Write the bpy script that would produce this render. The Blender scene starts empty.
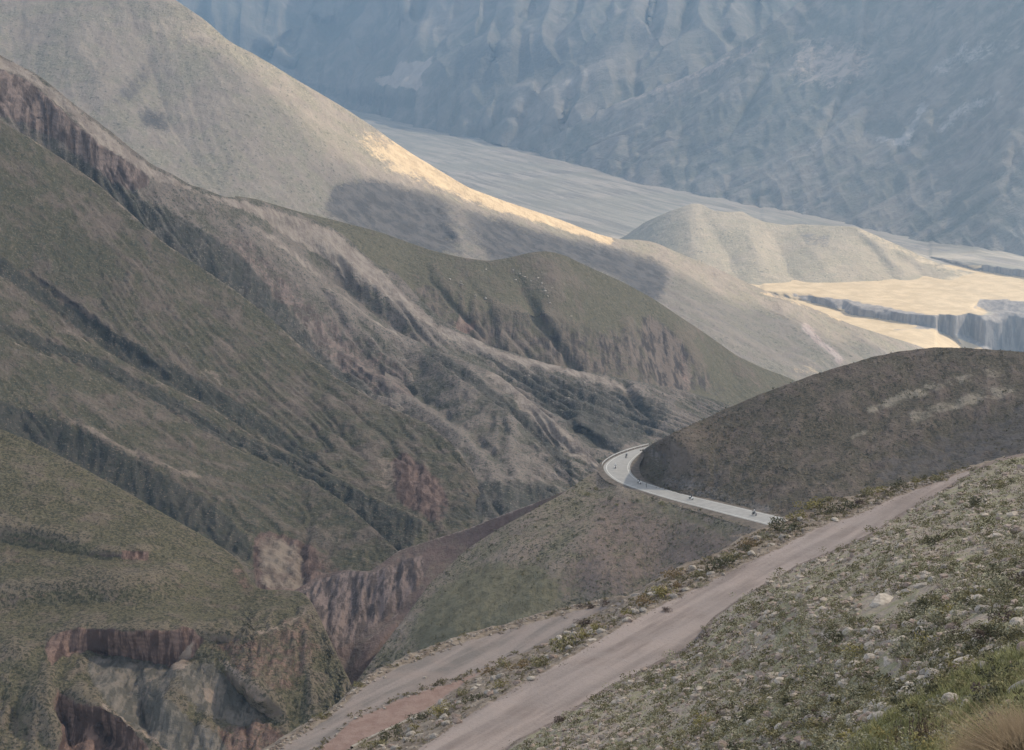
CLOUDS = True
CLEAR_NEAR, CLEAR_FAR = 0.66, 0.7
HAZE = 1.15e-4
HAZE_COL = (0.40, 0.65, 0.97)
SKY_SAT = 0.25
EXPO = 1.4
import bpy, bmesh, math, random
import numpy as np
from mathutils import Vector, Matrix

random.seed(7)
rng = np.random.default_rng(11)
SC = bpy.context.scene
COL = SC.collection
W, H = 1024, 750
F = 1900.0                      # focal length in pixels of the 1024 px wide frame
PITCH = math.radians(12.0)
CP, SP = math.cos(PITCH), math.sin(PITCH)
RES = 1.45                      # terrain mesh step in pixels


# ------------------------------------------------------------------ geometry of the view
def pt(px, py, d):
    """world point(s) at depth d (metres along the view axis) seen at pixel px, py"""
    a = (np.asarray(px, float) - 512) / F
    b = (375 - np.asarray(py, float)) / F
    d = np.asarray(d, float)
    return np.stack([a * d, d * (CP + b * SP), d * (b * CP - SP)], -1)


def dz(px, py, z):
    """depth at which the pixel's sight line meets height z"""
    b = (375 - np.asarray(py, float)) / F
    return np.asarray(z, float) / (b * CP - SP)


# ------------------------------------------------------------------ noise
def _hash(ix, iy, iz, seed):
    with np.errstate(over='ignore'):
        h = (ix.astype(np.uint32) * np.uint32(374761393) + iy.astype(np.uint32) * np.uint32(668265263)
             + iz.astype(np.uint32) * np.uint32(2246822519) + np.uint32(seed * 3266489917 & 0xffffffff))
        h = (h ^ (h >> np.uint32(13))) * np.uint32(1274126177)
        h = (h ^ (h >> np.uint32(15))) * np.uint32(2654435761)
        h = h ^ (h >> np.uint32(16))
    return h.astype(np.float64) / 4294967295.0


def vnoise(p, seed=0):
    """smooth value noise in -1..1"""
    f = np.floor(p)
    t = p - f
    i = f.astype(np.int64)
    t = t * t * t * (t * (t * 6 - 15) + 10)
    out = 0
    for a in (0, 1):
        wx = t[..., 0] if a else 1 - t[..., 0]
        for b in (0, 1):
            wy = t[..., 1] if b else 1 - t[..., 1]
            for c in (0, 1):
                wz = t[..., 2] if c else 1 - t[..., 2]
                out = out + wx * wy * wz * _hash(i[..., 0] + a, i[..., 1] + b, i[..., 2] + c, seed)
    return out * 2 - 1


_ROT = np.array(Matrix.Rotation(0.7, 3, 'X') @ Matrix.Rotation(0.95, 3, 'Y') @ Matrix.Rotation(0.6, 3, 'Z'))


_ROTZ = np.array(Matrix.Rotation(0.9, 3, 'Z'))


def fbm(p, octaves=4, gain=0.5, seed=0, ridged=False, upright=False):
    s, amp, tot = 0, 1.0, 0
    R = _ROTZ if upright else _ROT
    q = p @ R
    for k in range(octaves):
        n = vnoise(q, seed + k * 17)
        if ridged:
            n = 1 - 2 * np.abs(n)
        s = s + amp * n
        tot += amp
        amp *= gain
        q = (q @ R) * 2.03 + 13.7
    return s / tot


# ------------------------------------------------------------------ image-plane helper fields
class Field:
    """a field over a pixel rectangle on a 2 px grid, read bilinearly"""
    def __init__(self, x0, x1, y0, y1, step=2.0):
        self.x0, self.y0, self.s = x0, y0, step
        self.nx = int((x1 - x0) / step) + 2
        self.ny = int((y1 - y0) / step) + 2
        self.gx, self.gy = np.meshgrid(x0 + np.arange(self.nx) * step, y0 + np.arange(self.ny) * step)
        self.v = np.zeros((self.ny, self.nx))

    def at(self, px, py, v=None):
        v = self.v if v is None else v
        fx = np.clip((px - self.x0) / self.s, 0, self.nx - 1.001)
        fy = np.clip((py - self.y0) / self.s, 0, self.ny - 1.001)
        ix, iy = fx.astype(int), fy.astype(int)
        tx, ty = fx - ix, fy - iy
        return ((v[iy, ix] * (1 - tx) + v[iy, ix + 1] * tx) * (1 - ty)
                + (v[iy + 1, ix] * (1 - tx) + v[iy + 1, ix + 1] * tx) * ty)


def blur(a, sig):
    if sig <= 0:
        return a
    r = int(3 * sig) + 1
    k = np.exp(-0.5 * (np.arange(-r, r + 1) / sig) ** 2)
    k /= k.sum()
    for ax in (0, 1):
        pad = [(0, 0), (0, 0)]
        pad[ax] = (r, r)
        b = np.pad(a, pad, mode='edge')
        out = np.zeros_like(a)
        n = a.shape[ax]
        for i, w in enumerate(k):
            out += w * (b[i:i + n, :] if ax == 0 else b[:, i:i + n])
        a = out
    return a


def tps(pts, fld):
    """thin-plate surface through (px, py, value)"""
    p = np.array([(a, b) for a, b, _ in pts], float) / 400.0
    v = np.array([c for *_, c in pts], float)
    n = len(p)

    def U(r2):
        return 0.5 * r2 * np.log(np.maximum(r2, 1e-12))
    K = U(((p[:, None] - p[None]) ** 2).sum(-1)) + np.eye(n) * 1e-4
    P = np.c_[np.ones(n), p]
    A = np.block([[K, P], [P.T, np.zeros((3, 3))]])
    w = np.linalg.solve(A, np.r_[v, 0, 0, 0])
    gx, gy = fld.gx / 400.0, fld.gy / 400.0
    out = w[n] + w[n + 1] * gx + w[n + 2] * gy
    for i in range(n):
        out = out + w[i] * U((gx - p[i, 0]) ** 2 + (gy - p[i, 1]) ** 2)
    return out


def resample(line, step):
    line = np.array(line, float)
    seg = np.r_[0, np.cumsum(np.hypot(*np.diff(line[:, :2], axis=0).T))]
    t = np.arange(0, seg[-1], step)
    return np.stack([np.interp(t, seg, line[:, k]) for k in range(line.shape[1])], -1)


def laplace(lines, fld, soft=1.0):
    """membrane through polylines of (px, py, value)"""
    acc = np.zeros_like(fld.v)
    cnt = np.zeros_like(fld.v)
    for ln in lines:
        q = resample(ln, 1.0)
        tt = np.linspace(0, 1, len(q))
        q[:, 2] *= 0.05 + 0.95 * np.clip(np.minimum(tt, 1 - tt) / 0.35, 0, 1) * np.where(q[:, 2] > 0, 0.75, 1)
        ix = np.round((q[:, 0] - fld.x0) / fld.s).astype(int)
        iy = np.round((q[:, 1] - fld.y0) / fld.s).astype(int)
        ok = (ix >= 0) & (ix < fld.nx) & (iy >= 0) & (iy < fld.ny)
        np.add.at(acc, (iy[ok], ix[ok]), q[ok, 2])
        np.add.at(cnt, (iy[ok], ix[ok]), 1)
    pyr = [(acc, cnt)]
    while min(pyr[-1][0].shape) > 6:
        a, c = pyr[-1]
        a = np.pad(a, ((0, a.shape[0] % 2), (0, a.shape[1] % 2)))
        c = np.pad(c, ((0, c.shape[0] % 2), (0, c.shape[1] % 2)))
        pyr.append((a[::2, ::2] + a[1::2, ::2] + a[::2, 1::2] + a[1::2, 1::2],
                    c[::2, ::2] + c[1::2, ::2] + c[::2, 1::2] + c[1::2, 1::2]))
    u = np.zeros_like(pyr[-1][0])
    for a, c in reversed(pyr):
        if u.shape != a.shape:
            u = np.repeat(np.repeat(u, 2, 0), 2, 1)[:a.shape[0], :a.shape[1]]
        fix = c > 0
        val = a / np.maximum(c, 1)
        for _ in range(70):
            u = np.where(fix, val, u)
            b = np.pad(u, 1, mode='edge')
            u = 0.25 * (b[:-2, 1:-1] + b[2:, 1:-1] + b[1:-1, :-2] + b[1:-1, 2:])
        u = np.where(fix, val, u)
    return blur(u, soft)


def poly_mask(fld, poly, soft=3.0):
    poly = np.array(poly, float)
    x, y = fld.gx, fld.gy
    inside = np.zeros(x.shape, bool)
    j = len(poly) - 1
    for i in range(len(poly)):
        xi, yi = poly[i]
        xj, yj = poly[j]
        if yi != yj:
            c = ((yi > y) != (yj > y)) & (x < (xj - xi) * (y - yi) / (yj - yi) + xi)
            inside ^= c
        j = i
    return blur(inside.astype(float), soft / fld.s)


def line_mask(fld, line, width):
    d = np.full(fld.gx.shape, 1e9)
    for x, y in resample([p[:2] for p in line], 2.0):
        d = np.minimum(d, (fld.gx - x) ** 2 + (fld.gy - y) ** 2)
    return np.exp(-d / (width * width))


def curve(pts, x, sig=0.0):
    pts = np.array(sorted(pts), float)
    y = np.interp(x, pts[:, 0], pts[:, 1])
    if sig > 0:
        r = int(sig * 3) + 1
        k = np.exp(-0.5 * (np.arange(-r, r + 1) / sig) ** 2)
        yp = np.concatenate([y[0] + (y[1] - y[0]) * np.arange(-r, 0), y, y[-1] + (y[-1] - y[-2]) * np.arange(1, r + 1)])
        y = np.convolve(yp, k / k.sum(), 'valid')
    return y


# ------------------------------------------------------------------ drainage
def drainage(P):
    """log of the area drained through every cell of the sheet (D8 on the real slopes)"""
    h, w = P.shape[:2]
    z = P[..., 2] + rng.uniform(-1, 1, (h, w)) * 1e-4
    best = np.zeros((h, w))
    rec = -np.ones((h, w), np.int64)
    idx = np.arange(h * w).reshape(h, w)
    for di in (-1, 0, 1):
        for dj in (-1, 0, 1):
            if di == 0 and dj == 0:
                continue
            a = (slice(max(0, -di), h - max(0, di)), slice(max(0, -dj), w - max(0, dj)))
            b = (slice(max(0, di), h - max(0, -di)), slice(max(0, dj), w - max(0, -dj)))
            dist = np.sqrt(((P[b] - P[a]) ** 2).sum(-1)) + 1e-6
            s = (z[a] - z[b]) / dist
            m = s > best[a]
            best[a] = np.where(m, s, best[a])
            rec[a] = np.where(m, idx[b], rec[a])
    A = [1.0] * (h * w)
    r = rec.ravel().tolist()
    for i in np.argsort(-z.ravel()).tolist():
        k = r[i]
        if k >= 0:
            A[k] += A[i]
    return np.log(np.array(A).reshape(h, w))


def normals(P):
    du = np.gradient(P, axis=1)
    dv = np.gradient(P, axis=0)
    n = np.cross(dv, du)
    n /= np.linalg.norm(n, axis=-1, keepdims=True) + 1e-12
    return n


def carve_field(A, a0=2.5, spread=5, fall=0.75, amax=8.0):
    """V-shaped gullies along the drainage lines, 0..1"""
    c = np.clip((A - a0) / (amax - a0), 0, 1)
    for _ in range(spread):
        b = np.pad(c, 1, mode='edge')
        m = np.maximum.reduce([b[:-2, 1:-1], b[2:, 1:-1], b[1:-1, :-2], b[1:-1, 2:]]) * fall
        c = np.maximum(c, m)
    return blur(c, 0.9)


# ------------------------------------------------------------------ mesh output
def set_props(o, label=None, cat=None, group=None, kind=None):
    for k, v in (('label', label), ('category', cat), ('group', group), ('kind', kind)):
        if v:
            o[k] = v
    return o


def link(name, me, mat=None, parent=None):
    o = bpy.data.objects.new(name, me)
    COL.objects.link(o)
    if mat and not me.materials:
        me.materials.append(mat)
    if parent:
        o.parent = parent
    return o


def raw_mesh(name, verts, loops, sizes, smooth=True):
    me = bpy.data.meshes.new(name)
    verts = np.ascontiguousarray(verts, np.float32)
    loops = np.ascontiguousarray(loops, np.int32)
    sizes = np.ascontiguousarray(sizes, np.int32)
    me.vertices.add(len(verts))
    me.vertices.foreach_set('co', verts.ravel())
    me.loops.add(len(loops))
    me.loops.foreach_set('vertex_index', loops)
    me.polygons.add(len(sizes))
    me.polygons.foreach_set('loop_start', np.r_[0, np.cumsum(sizes)[:-1]].astype(np.int32))
    me.polygons.foreach_set('use_smooth', np.full(len(sizes), smooth))
    me.update(calc_edges=True)
    return me


def grid_mesh(name, P, masks=None, smooth=True):
    h, w = P.shape[:2]
    i = np.arange(h * w).reshape(h, w)
    q = np.stack([i[:-1, :-1], i[1:, :-1], i[1:, 1:], i[:-1, 1:]], -1).reshape(-1)
    me = raw_mesh(name, P.reshape(-1, 3), q, np.full((h - 1) * (w - 1), 4), smooth)
    if masks is not None:
        at = me.color_attributes.new('mask', 'FLOAT_COLOR', 'POINT')
        at.data.foreach_set('color', np.ascontiguousarray(masks, np.float32).ravel())
    return me


class Sheet:
    """one landform: a surface from its crest line down to its foot, with a back slope behind the crest"""
    def __init__(self, x0, x1, top, bot, base, lines=(), step=RES, vstep=None, soft=1.2, top_sig=3.0,
                 base_fn=None, mix_lines=1.0, off=None):
        self.nu = int((x1 - x0) / step) + 1
        xs = np.linspace(x0, x1, self.nu)
        yt = curve(top, xs, top_sig)
        yb = np.maximum(curve(bot, xs, 2.0), yt + 6)
        nv = int(np.max(yb - yt) / (vstep or step)) + 2
        self.px = np.repeat(xs[None], nv, 0)
        t = np.linspace(0, 1, nv)[:, None]
        self.py = yt[None] * (1 - t) + yb[None] * t
        self.f = Field(x0 - 8, x1 + 8, yt.min() - 8, yb.max() + 8)
        if base_fn is None:
            ld = tps([(a, b, math.log(c)) for a, b, c in base], self.f)
            if lines:
                ld = ld + laplace(lines, self.f, soft) * 0.01 * mix_lines
            self.f.v = ld
            self.d = np.exp(self.f.at(self.px, self.py))
        else:
            self.d = base_fn(self.px, self.py)
        if off is not None:
            self.d = self.d * (1 + np.interp(self.px, *zip(*off)) / 100.0)
        self.P = pt(self.px, self.py, self.d)
        self.unit = float(np.median(self.d)) / F          # metres per pixel
        self.M = np.zeros(self.P.shape[:2] + (4,))
        self.flow = np.zeros(self.P.shape[:2])

    def fade(self, rows=6):
        """0 at the crest, 1 further down: keeps the outline where it is"""
        n = self.P.shape[0]
        return np.clip(np.arange(n) / rows, 0, 1)[:, None]

    def push(self, amount):
        self.P = self.P + normals(self.P) * amount[..., None] * 1.0

    def rough(self, size_px, amp_px, octaves=4, seed=0, ridged=False, squash_z=1.0, mask=None, gain=0.5, keep=0.25):
        u = self.unit
        q = self.P / (size_px * u)
        q = q * (np.array([1, 0.2, squash_z]) if squash_z < 1 else 1.0)
        n = fbm(q, octaves, gain, seed, ridged, squash_z < 1) * amp_px * u
        n = n * (keep + (1 - keep) * self.fade())
        if mask is not None:
            n = n * mask
        self.push(n)

    def erode(self, amp_px, a0=2.5, spread=5, fall=0.75, amax=8.0, mask=None):
        A = drainage(self.P)
        self.flow = np.maximum(self.flow, np.clip((A - 3.0) / 4.5, 0, 1))
        c = carve_field(A, a0, spread, fall, amax) * self.fade(10)
        if mask is not None:
            c = c * mask
        self.push(-c * amp_px * self.unit)
        return c

    def mask(self, ch, fld_mask, amount=1.0):
        m = self.f.at(self.px, self.py, fld_mask) * amount
        self.M[..., ch] = np.clip(self.M[..., ch] + m, 0, 1)

    def steep(self):
        n = normals(self.P)
        self.M[..., 3] = 1 - np.abs(n[..., 2])
        self.relief()

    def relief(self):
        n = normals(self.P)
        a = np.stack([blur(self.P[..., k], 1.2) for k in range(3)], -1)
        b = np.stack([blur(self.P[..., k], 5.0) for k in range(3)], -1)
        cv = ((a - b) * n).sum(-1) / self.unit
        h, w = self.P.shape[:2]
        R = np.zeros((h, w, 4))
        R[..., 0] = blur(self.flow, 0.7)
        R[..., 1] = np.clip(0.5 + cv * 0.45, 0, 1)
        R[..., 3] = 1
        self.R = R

    def back(self, rows=14, length=0.12, slope=0.5, sag=1.0):
        """rows behind the crest, rounding over and falling away"""
        c = self.P[0]
        out = c.copy()
        out[:, 2] = 0
        out /= np.linalg.norm(out, axis=1, keepdims=True)
        L = length * np.linalg.norm(c, axis=1)
        add = []
        for k in range(1, rows + 1):
            s = (k / rows) ** 2
            p = c + out * (L * s)[:, None]
            p[:, 2] -= slope * L * s * (0.25 + 0.75 * k / rows) * sag
            add.append(p)
        self.P = np.concatenate([np.array(add[::-1]), self.P], 0)
        self.M = np.concatenate([np.repeat(self.M[:1], rows, 0), self.M], 0)
        self.nback = rows
        if hasattr(self, 'R'):
            self.R = np.concatenate([np.repeat(self.R[:1], rows, 0), self.R], 0)

    def build(self, name, mat):
        me = grid_mesh(name, self.P, self.M)
        if hasattr(self, 'R'):
            at = me.color_attributes.new('relief', 'FLOAT_COLOR', 'POINT')
            at.data.foreach_set('color', np.ascontiguousarray(self.R, np.float32).ravel())
        o = link(name, me, mat)
        o['kind'] = 'structure'
        return o

    def world(self, px, py):
        """point on the finished visible surface nearest to pixel px, py"""
        P = self.P[getattr(self, 'nback', 0):]
        xs = self.px[0]
        j = float(np.interp(px, xs, np.arange(len(xs))))
        j0 = min(int(j), len(xs) - 2)
        ycol = self.py[:, j0]
        i = float(np.interp(py, ycol, np.arange(len(ycol))))
        i0 = min(int(i), len(ycol) - 2)
        a, b = j - j0, i - i0
        return ((P[i0, j0] * (1 - a) + P[i0, j0 + 1] * a) * (1 - b)
                + (P[i0 + 1, j0] * (1 - a) + P[i0 + 1, j0 + 1] * a) * b)


def edge(line, front, behind, off=4.0, off_dir=(0.6, -0.8)):
    """a spur edge: the crest line plus the hidden hollow just behind it"""
    a = [(x, y, front) for x, y in line]
    b = [(x + off_dir[0] * off, y + off_dir[1] * off, behind) for x, y in line]
    return [a, b]


def L(val, *pts_):
    return [(x, y, val) for x, y in pts_]


# ------------------------------------------------------------------ materials
def rgb(c):
    return (c[0], c[1], c[2], 1.0)


class NT:
    def __init__(self, name):
        self.m = bpy.data.materials.new(name)
        self.m.use_nodes = True
        self.t = self.m.node_tree
        self.t.nodes.clear()
        self.out = self.n('ShaderNodeOutputMaterial')
        self.bsdf = self.n('ShaderNodeBsdfPrincipled')
        self.bsdf.inputs['Roughness'].default_value = 0.95
        self.bsdf.inputs['Specular IOR Level'].default_value = 0.1
        self.l(self.bsdf.outputs[0], self.out.inputs[0])

    def n(self, typ, **kw):
        x = self.t.nodes.new(typ)
        for k, v in kw.items():
            setattr(x, k, v)
        return x

    def l(self, a, b):
        self.t.links.new(a, b)

    def val(self, sock, v):
        if isinstance(v, (int, float)):
            sock.default_value = v
        elif isinstance(v, tuple):
            sock.default_value = rgb(v) if len(sock.default_value) == 4 else v[:3]
        else:
            self.l(v, sock)

    def noise(self, co, size, detail=4, rough=0.55, dist=0.0):
        x = self.n('ShaderNodeTexNoise')
        self.l(co, x.inputs['Vector'])
        x.inputs['Scale'].default_value = 1.0 / size
        x.inputs['Detail'].default_value = detail
        x.inputs['Roughness'].default_value = rough
        x.inputs['Distortion'].default_value = dist
        return x.outputs['Fac']

    def voro(self, co, size, feature='F1', out='Distance', rand=1.0):
        x = self.n('ShaderNodeTexVoronoi', feature=feature)
        self.l(co, x.inputs['Vector'])
        x.inputs['Scale'].default_value = 1.0 / size
        x.inputs['Randomness'].default_value = rand
        return x.outputs[out]

    def ramp(self, fac, a, b, lo=0.0, hi=1.0):
        x = self.n('ShaderNodeMapRange')
        x.interpolation_type = 'SMOOTHSTEP'
        self.val(x.inputs[0], fac)
        x.inputs[1].default_value = a
        x.inputs[2].default_value = b
        x.inputs[3].default_value = lo
        x.inputs[4].default_value = hi
        return x.outputs[0]

    def math(self, op, a, b=0.0, c=0.0):
        x = self.n('ShaderNodeMath', operation=op)
        self.val(x.inputs[0], a)
        self.val(x.inputs[1], b)
        self.val(x.inputs[2], c)
        return x.outputs[0]

    def mix(self, fac, a, b):
        x = self.n('ShaderNodeMix', data_type='RGBA')
        self.val(x.inputs[0], fac)
        self.val(x.inputs[6], a)
        self.val(x.inputs[7], b)
        return x.outputs[2]

    def coords(self, scale=(1, 1, 1)):
        tc = self.n('ShaderNodeTexCoord')
        if scale == (1, 1, 1):
            return tc.outputs['Object']
        mp = self.n('ShaderNodeMapping')
        mp.inputs['Scale'].default_value = scale
        self.l(tc.outputs['Object'], mp.inputs['Vector'])
        return mp.outputs['Vector']

    def bump(self, height, dist, strength=1.0):
        b = self.n('ShaderNodeBump')
        self.l(height, b.inputs['Height'])
        b.inputs['Distance'].default_value = dist
        b.inputs['Strength'].default_value = strength
        self.l(b.outputs[0], self.bsdf.inputs['Normal'])


def terrain_mat(name, u, soil, soil2, veg, veg2, rock, m0, m1, m2, veg_lo=0.42, veg_hi=0.58, shrub=None,
                shrub_lo=0.60, shrub_size=2.6, stones=None, stone_cut=0.10, steep=(0.55, 0.8), bump_px=1.0, strata=None,
                vein=None, patch=60, crest=None, crest_amt=0.6, rill_amt=0.6, tussock=0.6):
    """ground of soil and low vegetation with bare rock where it is steep.
    mask channels: 0 -> m0 colour pair, 1 -> m1, 2 -> m2, 3 = steepness; u = metres per picture pixel there"""
    t = NT(name)
    co = t.coords()
    n_big = t.noise(co, patch * u, 5, 0.6, 0.4)
    n_mid = t.noise(co, 14 * u, 5, 0.6)
    n_fin = t.noise(co, 3.2 * u, 3, 0.65)
    fluted = t.coords((1, 0.25, 0.15))
    n_flu = t.noise(fluted, 7 * u, 4, 0.65)
    n_low = t.noise(co, 22 * u, 6, 0.68, 0.6)
    mixed = t.math('ADD', t.math('MULTIPLY', n_big, 0.45), t.math('MULTIPLY', n_low, 0.55))
    f_veg = t.ramp(mixed, veg_lo, veg_hi)
    c_soil = t.mix(t.ramp(n_mid, 0.35, 0.65), soil, soil2)
    c_veg = t.mix(t.ramp(n_fin, 0.35, 0.65), veg, veg2)
    c = t.mix(f_veg, c_soil, c_veg)
    c_rock = t.mix(t.ramp(n_flu, 0.42, 0.58), rock[0], rock[1])
    at = t.n('ShaderNodeAttribute', attribute_name='mask')
    sep = t.n('ShaderNodeSeparateColor')
    t.l(at.outputs['Color'], sep.inputs[0])
    brk = t.math('MULTIPLY', t.math('SUBTRACT', t.math('ADD', t.math('MULTIPLY', n_mid, 0.55), t.math('MULTIPLY', n_fin, 0.45)), 0.5), 1.25)
    st = t.math('ADD', at.outputs['Alpha'], t.math('MULTIPLY', brk, 0.7))
    c = t.mix(t.ramp(st, steep[0], steep[1]), c, c_rock)
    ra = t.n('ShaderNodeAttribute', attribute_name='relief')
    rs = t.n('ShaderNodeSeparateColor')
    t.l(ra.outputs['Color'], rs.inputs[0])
    # thin soil on crests, bare rills on fall lines; tones also paint relief shading
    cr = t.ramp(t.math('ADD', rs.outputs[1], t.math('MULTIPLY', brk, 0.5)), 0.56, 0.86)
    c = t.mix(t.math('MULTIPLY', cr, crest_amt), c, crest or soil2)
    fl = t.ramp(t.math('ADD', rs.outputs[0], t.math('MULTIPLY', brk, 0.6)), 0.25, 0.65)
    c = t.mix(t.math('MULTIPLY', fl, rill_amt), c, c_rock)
    for k, (ca, cb, fl) in enumerate((m0, m1, m2)):
        f = t.ramp(t.math('ADD', sep.outputs[k], brk), 0.36, 0.62)
        cc = t.mix(t.ramp(n_flu if fl else n_mid, 0.43 if fl else 0.40, 0.57 if fl else 0.60), ca, cb)
        if strata and fl:
            wv = t.n('ShaderNodeTexWave', wave_type='BANDS', bands_direction='Z')
            t.l(co, wv.inputs['Vector'])
            wv.inputs['Scale'].default_value = 0.35 / (strata * u)
            wv.inputs['Distortion'].default_value = 6.0
            wv.inputs['Detail'].default_value = 3
            cc = t.mix(t.math('MULTIPLY', wv.outputs['Fac'], 0.35), cc, ca)
        c = t.mix(f, c, cc)
    if shrub:
        s = t.noise(co, shrub_size * u, 2, 0.6)
        dens = t.math('MULTIPLY', t.math('SUBTRACT', n_big, 0.5), 0.25)
        f = t.ramp(t.math('ADD', s, dens), shrub_lo, shrub_lo + 0.045)
        bare = t.ramp(t.math('ADD', t.math('ADD', sep.outputs[0], sep.outputs[1]), brk), 0.75, 0.35)
        f = t.math('MULTIPLY', t.math('MULTIPLY', f, bare), t.ramp(at.outputs['Alpha'], 0.75, 0.45))
        c = t.mix(t.math('MULTIPLY', f, 0.85), c, shrub)
        # pale tussocks and stones between the shrubs
        s2 = t.noise(co, 2.1 * u, 2, 0.7)
        f2 = t.ramp(t.math('ADD', s2, t.math('MULTIPLY', t.math('SUBTRACT', n_low, 0.5), 0.3)), 0.60, 0.66)
        c = t.mix(t.math('MULTIPLY', t.math('MULTIPLY', f2, bare), tussock), c, (soil2[0] * 1.35, soil2[1] * 1.38, soil2[2] * 1.3))
    if stones:
        v = t.voro(co, 7 * u)
        f = t.ramp(v, stone_cut, stone_cut * 0.6)
        f = t.math('MULTIPLY', f, t.ramp(n_mid, 0.5, 0.62))
        c = t.mix(f, c, stones)
    t.l(c, t.bsdf.inputs['Base Color'])
    hgt = t.math('ADD', t.math('MULTIPLY', n_fin, 0.5), t.math('ADD', t.math('MULTIPLY', n_mid, 1.5), t.math('MULTIPLY', n_flu, 0.8)))
    t.bump(hgt, bump_px * u * 2.2, 0.9)
    return t.m


def plain_mat(name, ca, cb, size, rough=0.9, spec=0.2, bump=0.0, metallic=0.0, detail=4):
    t = NT(name)
    co = t.coords()
    n = t.noise(co, size, detail, 0.6)
    t.l(t.mix(t.ramp(n, 0.35, 0.65), ca, cb), t.bsdf.inputs['Base Color'])
    t.bsdf.inputs['Roughness'].default_value = rough
    t.bsdf.inputs['Specular IOR Level'].default_value = spec
    t.bsdf.inputs['Metallic'].default_value = metallic
    if bump:
        t.bump(n, bump)
    return t.m

# ================================================================== LANDFORMS
ZP = -456.0                                              # level of the gravel plain

# ---- palette (real surface colours)
OLIVE, OLIVE2 = (0.12, 0.11, 0.075), (0.165, 0.152, 0.105)
SOIL, SOIL2 = (0.165, 0.132, 0.112), (0.21, 0.175, 0.15)
ROCK, ROCK2 = (0.10, 0.085, 0.08), (0.20, 0.165, 0.15)
RED, RED2 = (0.135, 0.085, 0.075), (0.20, 0.135, 0.12)
PINK, PINK2 = (0.25, 0.17, 0.14), (0.32, 0.235, 0.20)
PALE, PALE2 = (0.30, 0.265, 0.21), (0.36, 0.33, 0.27)
SHRUB = (0.045, 0.047, 0.035)

# ------------------------------------------------------------------ far mountains
u_far = 6000 / F
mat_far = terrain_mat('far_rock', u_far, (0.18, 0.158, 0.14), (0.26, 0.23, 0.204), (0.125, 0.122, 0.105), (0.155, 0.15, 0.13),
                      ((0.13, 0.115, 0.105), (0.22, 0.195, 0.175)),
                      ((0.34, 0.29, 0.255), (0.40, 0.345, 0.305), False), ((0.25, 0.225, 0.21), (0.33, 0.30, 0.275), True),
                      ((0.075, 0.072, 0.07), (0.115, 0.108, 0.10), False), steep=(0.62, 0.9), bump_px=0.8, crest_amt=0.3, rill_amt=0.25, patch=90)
def chute_row(x0, x1, gap, amp, pts_, seed):
    """alternating ribs and ravines of uneven width, depth and length"""
    r = random.Random(seed)
    out, x, k = [], x0, 0
    while x < x1:
        a = amp * r.uniform(0.35, 1.3) * (-1 if k % 2 else 1)
        le = r.uniform(0.6, 1.15)
        top = pts_[0]
        out.append(L(a, *[(x + dx + r.uniform(-3, 3), top[1] + (y - top[1]) * le) for dx, y in pts_]))
        x += gap * r.uniform(0.55, 1.7)
        k += 1
    return out


CHUTES = chute_row(440, 790, 17, 1.2, [(8, -110), (0, -20), (-8, 35), (-24, 60)], 1)
CHUTES += chute_row(290, 420, 15, 0.9, [(70, -70), (20, 5), (-25, 45), (-58, 70)], 2)
CHUTES += chute_row(440, 640, 16, 0.7, [(4, 92), (0, 108), (-6, 128), (-14, 146)], 3)
A1 = Sheet(-30, 880, [(-30, -120), (300, -112), (450, -130), (600, -118), (720, -105), (880, -112)],
           [(-30, 120), (200, 120), (350, 120), (430, 134), (512, 152), (590, 172), (640, 190), (720, 200), (880, 60)],
           [(-30, -120, 7900), (350, -120, 7750), (560, -120, 7100), (720, -105, 6900), (200, 0, 7250), (350, 0, 7250), (512, 0, 6350),
            (640, 0, 6000), (720, 20, 5600), (350, 107, 6700), (200, 107, 6850), (430, 75, 6150), (512, 138, 5350), (600, 157, 4850), (700, 170, 4700), (870, -100, 6500), (870, 40, 5700)],
           [L(-1.3, (180, -20), (240, 20), (290, 60), (330, 78)), L(1.2, (240, -30), (300, 10), (350, 40), (380, 60)),
            L(-1.6, (330, -60), (400, 0), (420, 40), (424, 62)), L(1.5, (460, -60), (470, 0), (440, 50), (428, 70)),
            L(-1.8, (500, -80), (520, -10), (510, 40), (470, 80), (440, 92)), L(-1.0, (350, 88), (390, 90), (425, 92)),
            L(0.8, (300, 80), (350, 103), (420, 118)), L(1.2, (470, 95), (520, 85), (560, 70), (620, 55), (700, 30)),
            L(-0.8, (520, 96), (600, 80), (650, 62), (700, 45)), L(-1.6, (640, -90), (650, -20), (640, 40)),
            L(1.6, (580, -90), (585, -20), (575, 50)), L(1.6, (700, -60), (690, 0), (680, 30)),
            L(0.6, (480, 135), (520, 120), (560, 135), (600, 150))] + CHUTES, soft=1.4)
m = poly_mask(A1.f, [(372, 84), (395, 70), (430, 58), (447, 44), (432, 62), (424, 74), (427, 92), (400, 88)], 2.5)
A1.mask(0, m)
A1.mask(2, poly_mask(A1.f, [(430, 92), (424, 75), (440, 50), (500, 30), (600, 40), (660, 20), (680, 40), (600, 78), (520, 95), (470, 105)], 12), 0.55)
A1.mask(2, poly_mask(A1.f, [(285, 75), (350, 88), (425, 95), (430, 115), (350, 106), (300, 95)], 4), 0.5)
A1.mask(1, poly_mask(A1.f, [(480, 108), (520, 100), (570, 90), (600, 95), (620, 140), (600, 155), (500, 135)], 8), 0.35)
A1.mask(1, poly_mask(A1.f, [(560, 80), (620, 62), (650, 50), (640, 64), (590, 86), (540, 96)], 3), 0.5)
A1.rough(140, 7, 3, seed=3, ridged=True, gain=0.38)
A1.rough(22, 4.5, 2, seed=4, ridged=True, squash_z=0.05)
A1.erode(6, 3.0, 4, 0.78, 8)
A1.rough(9, 0.5, 3, seed=5)
A1.steep()
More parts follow.
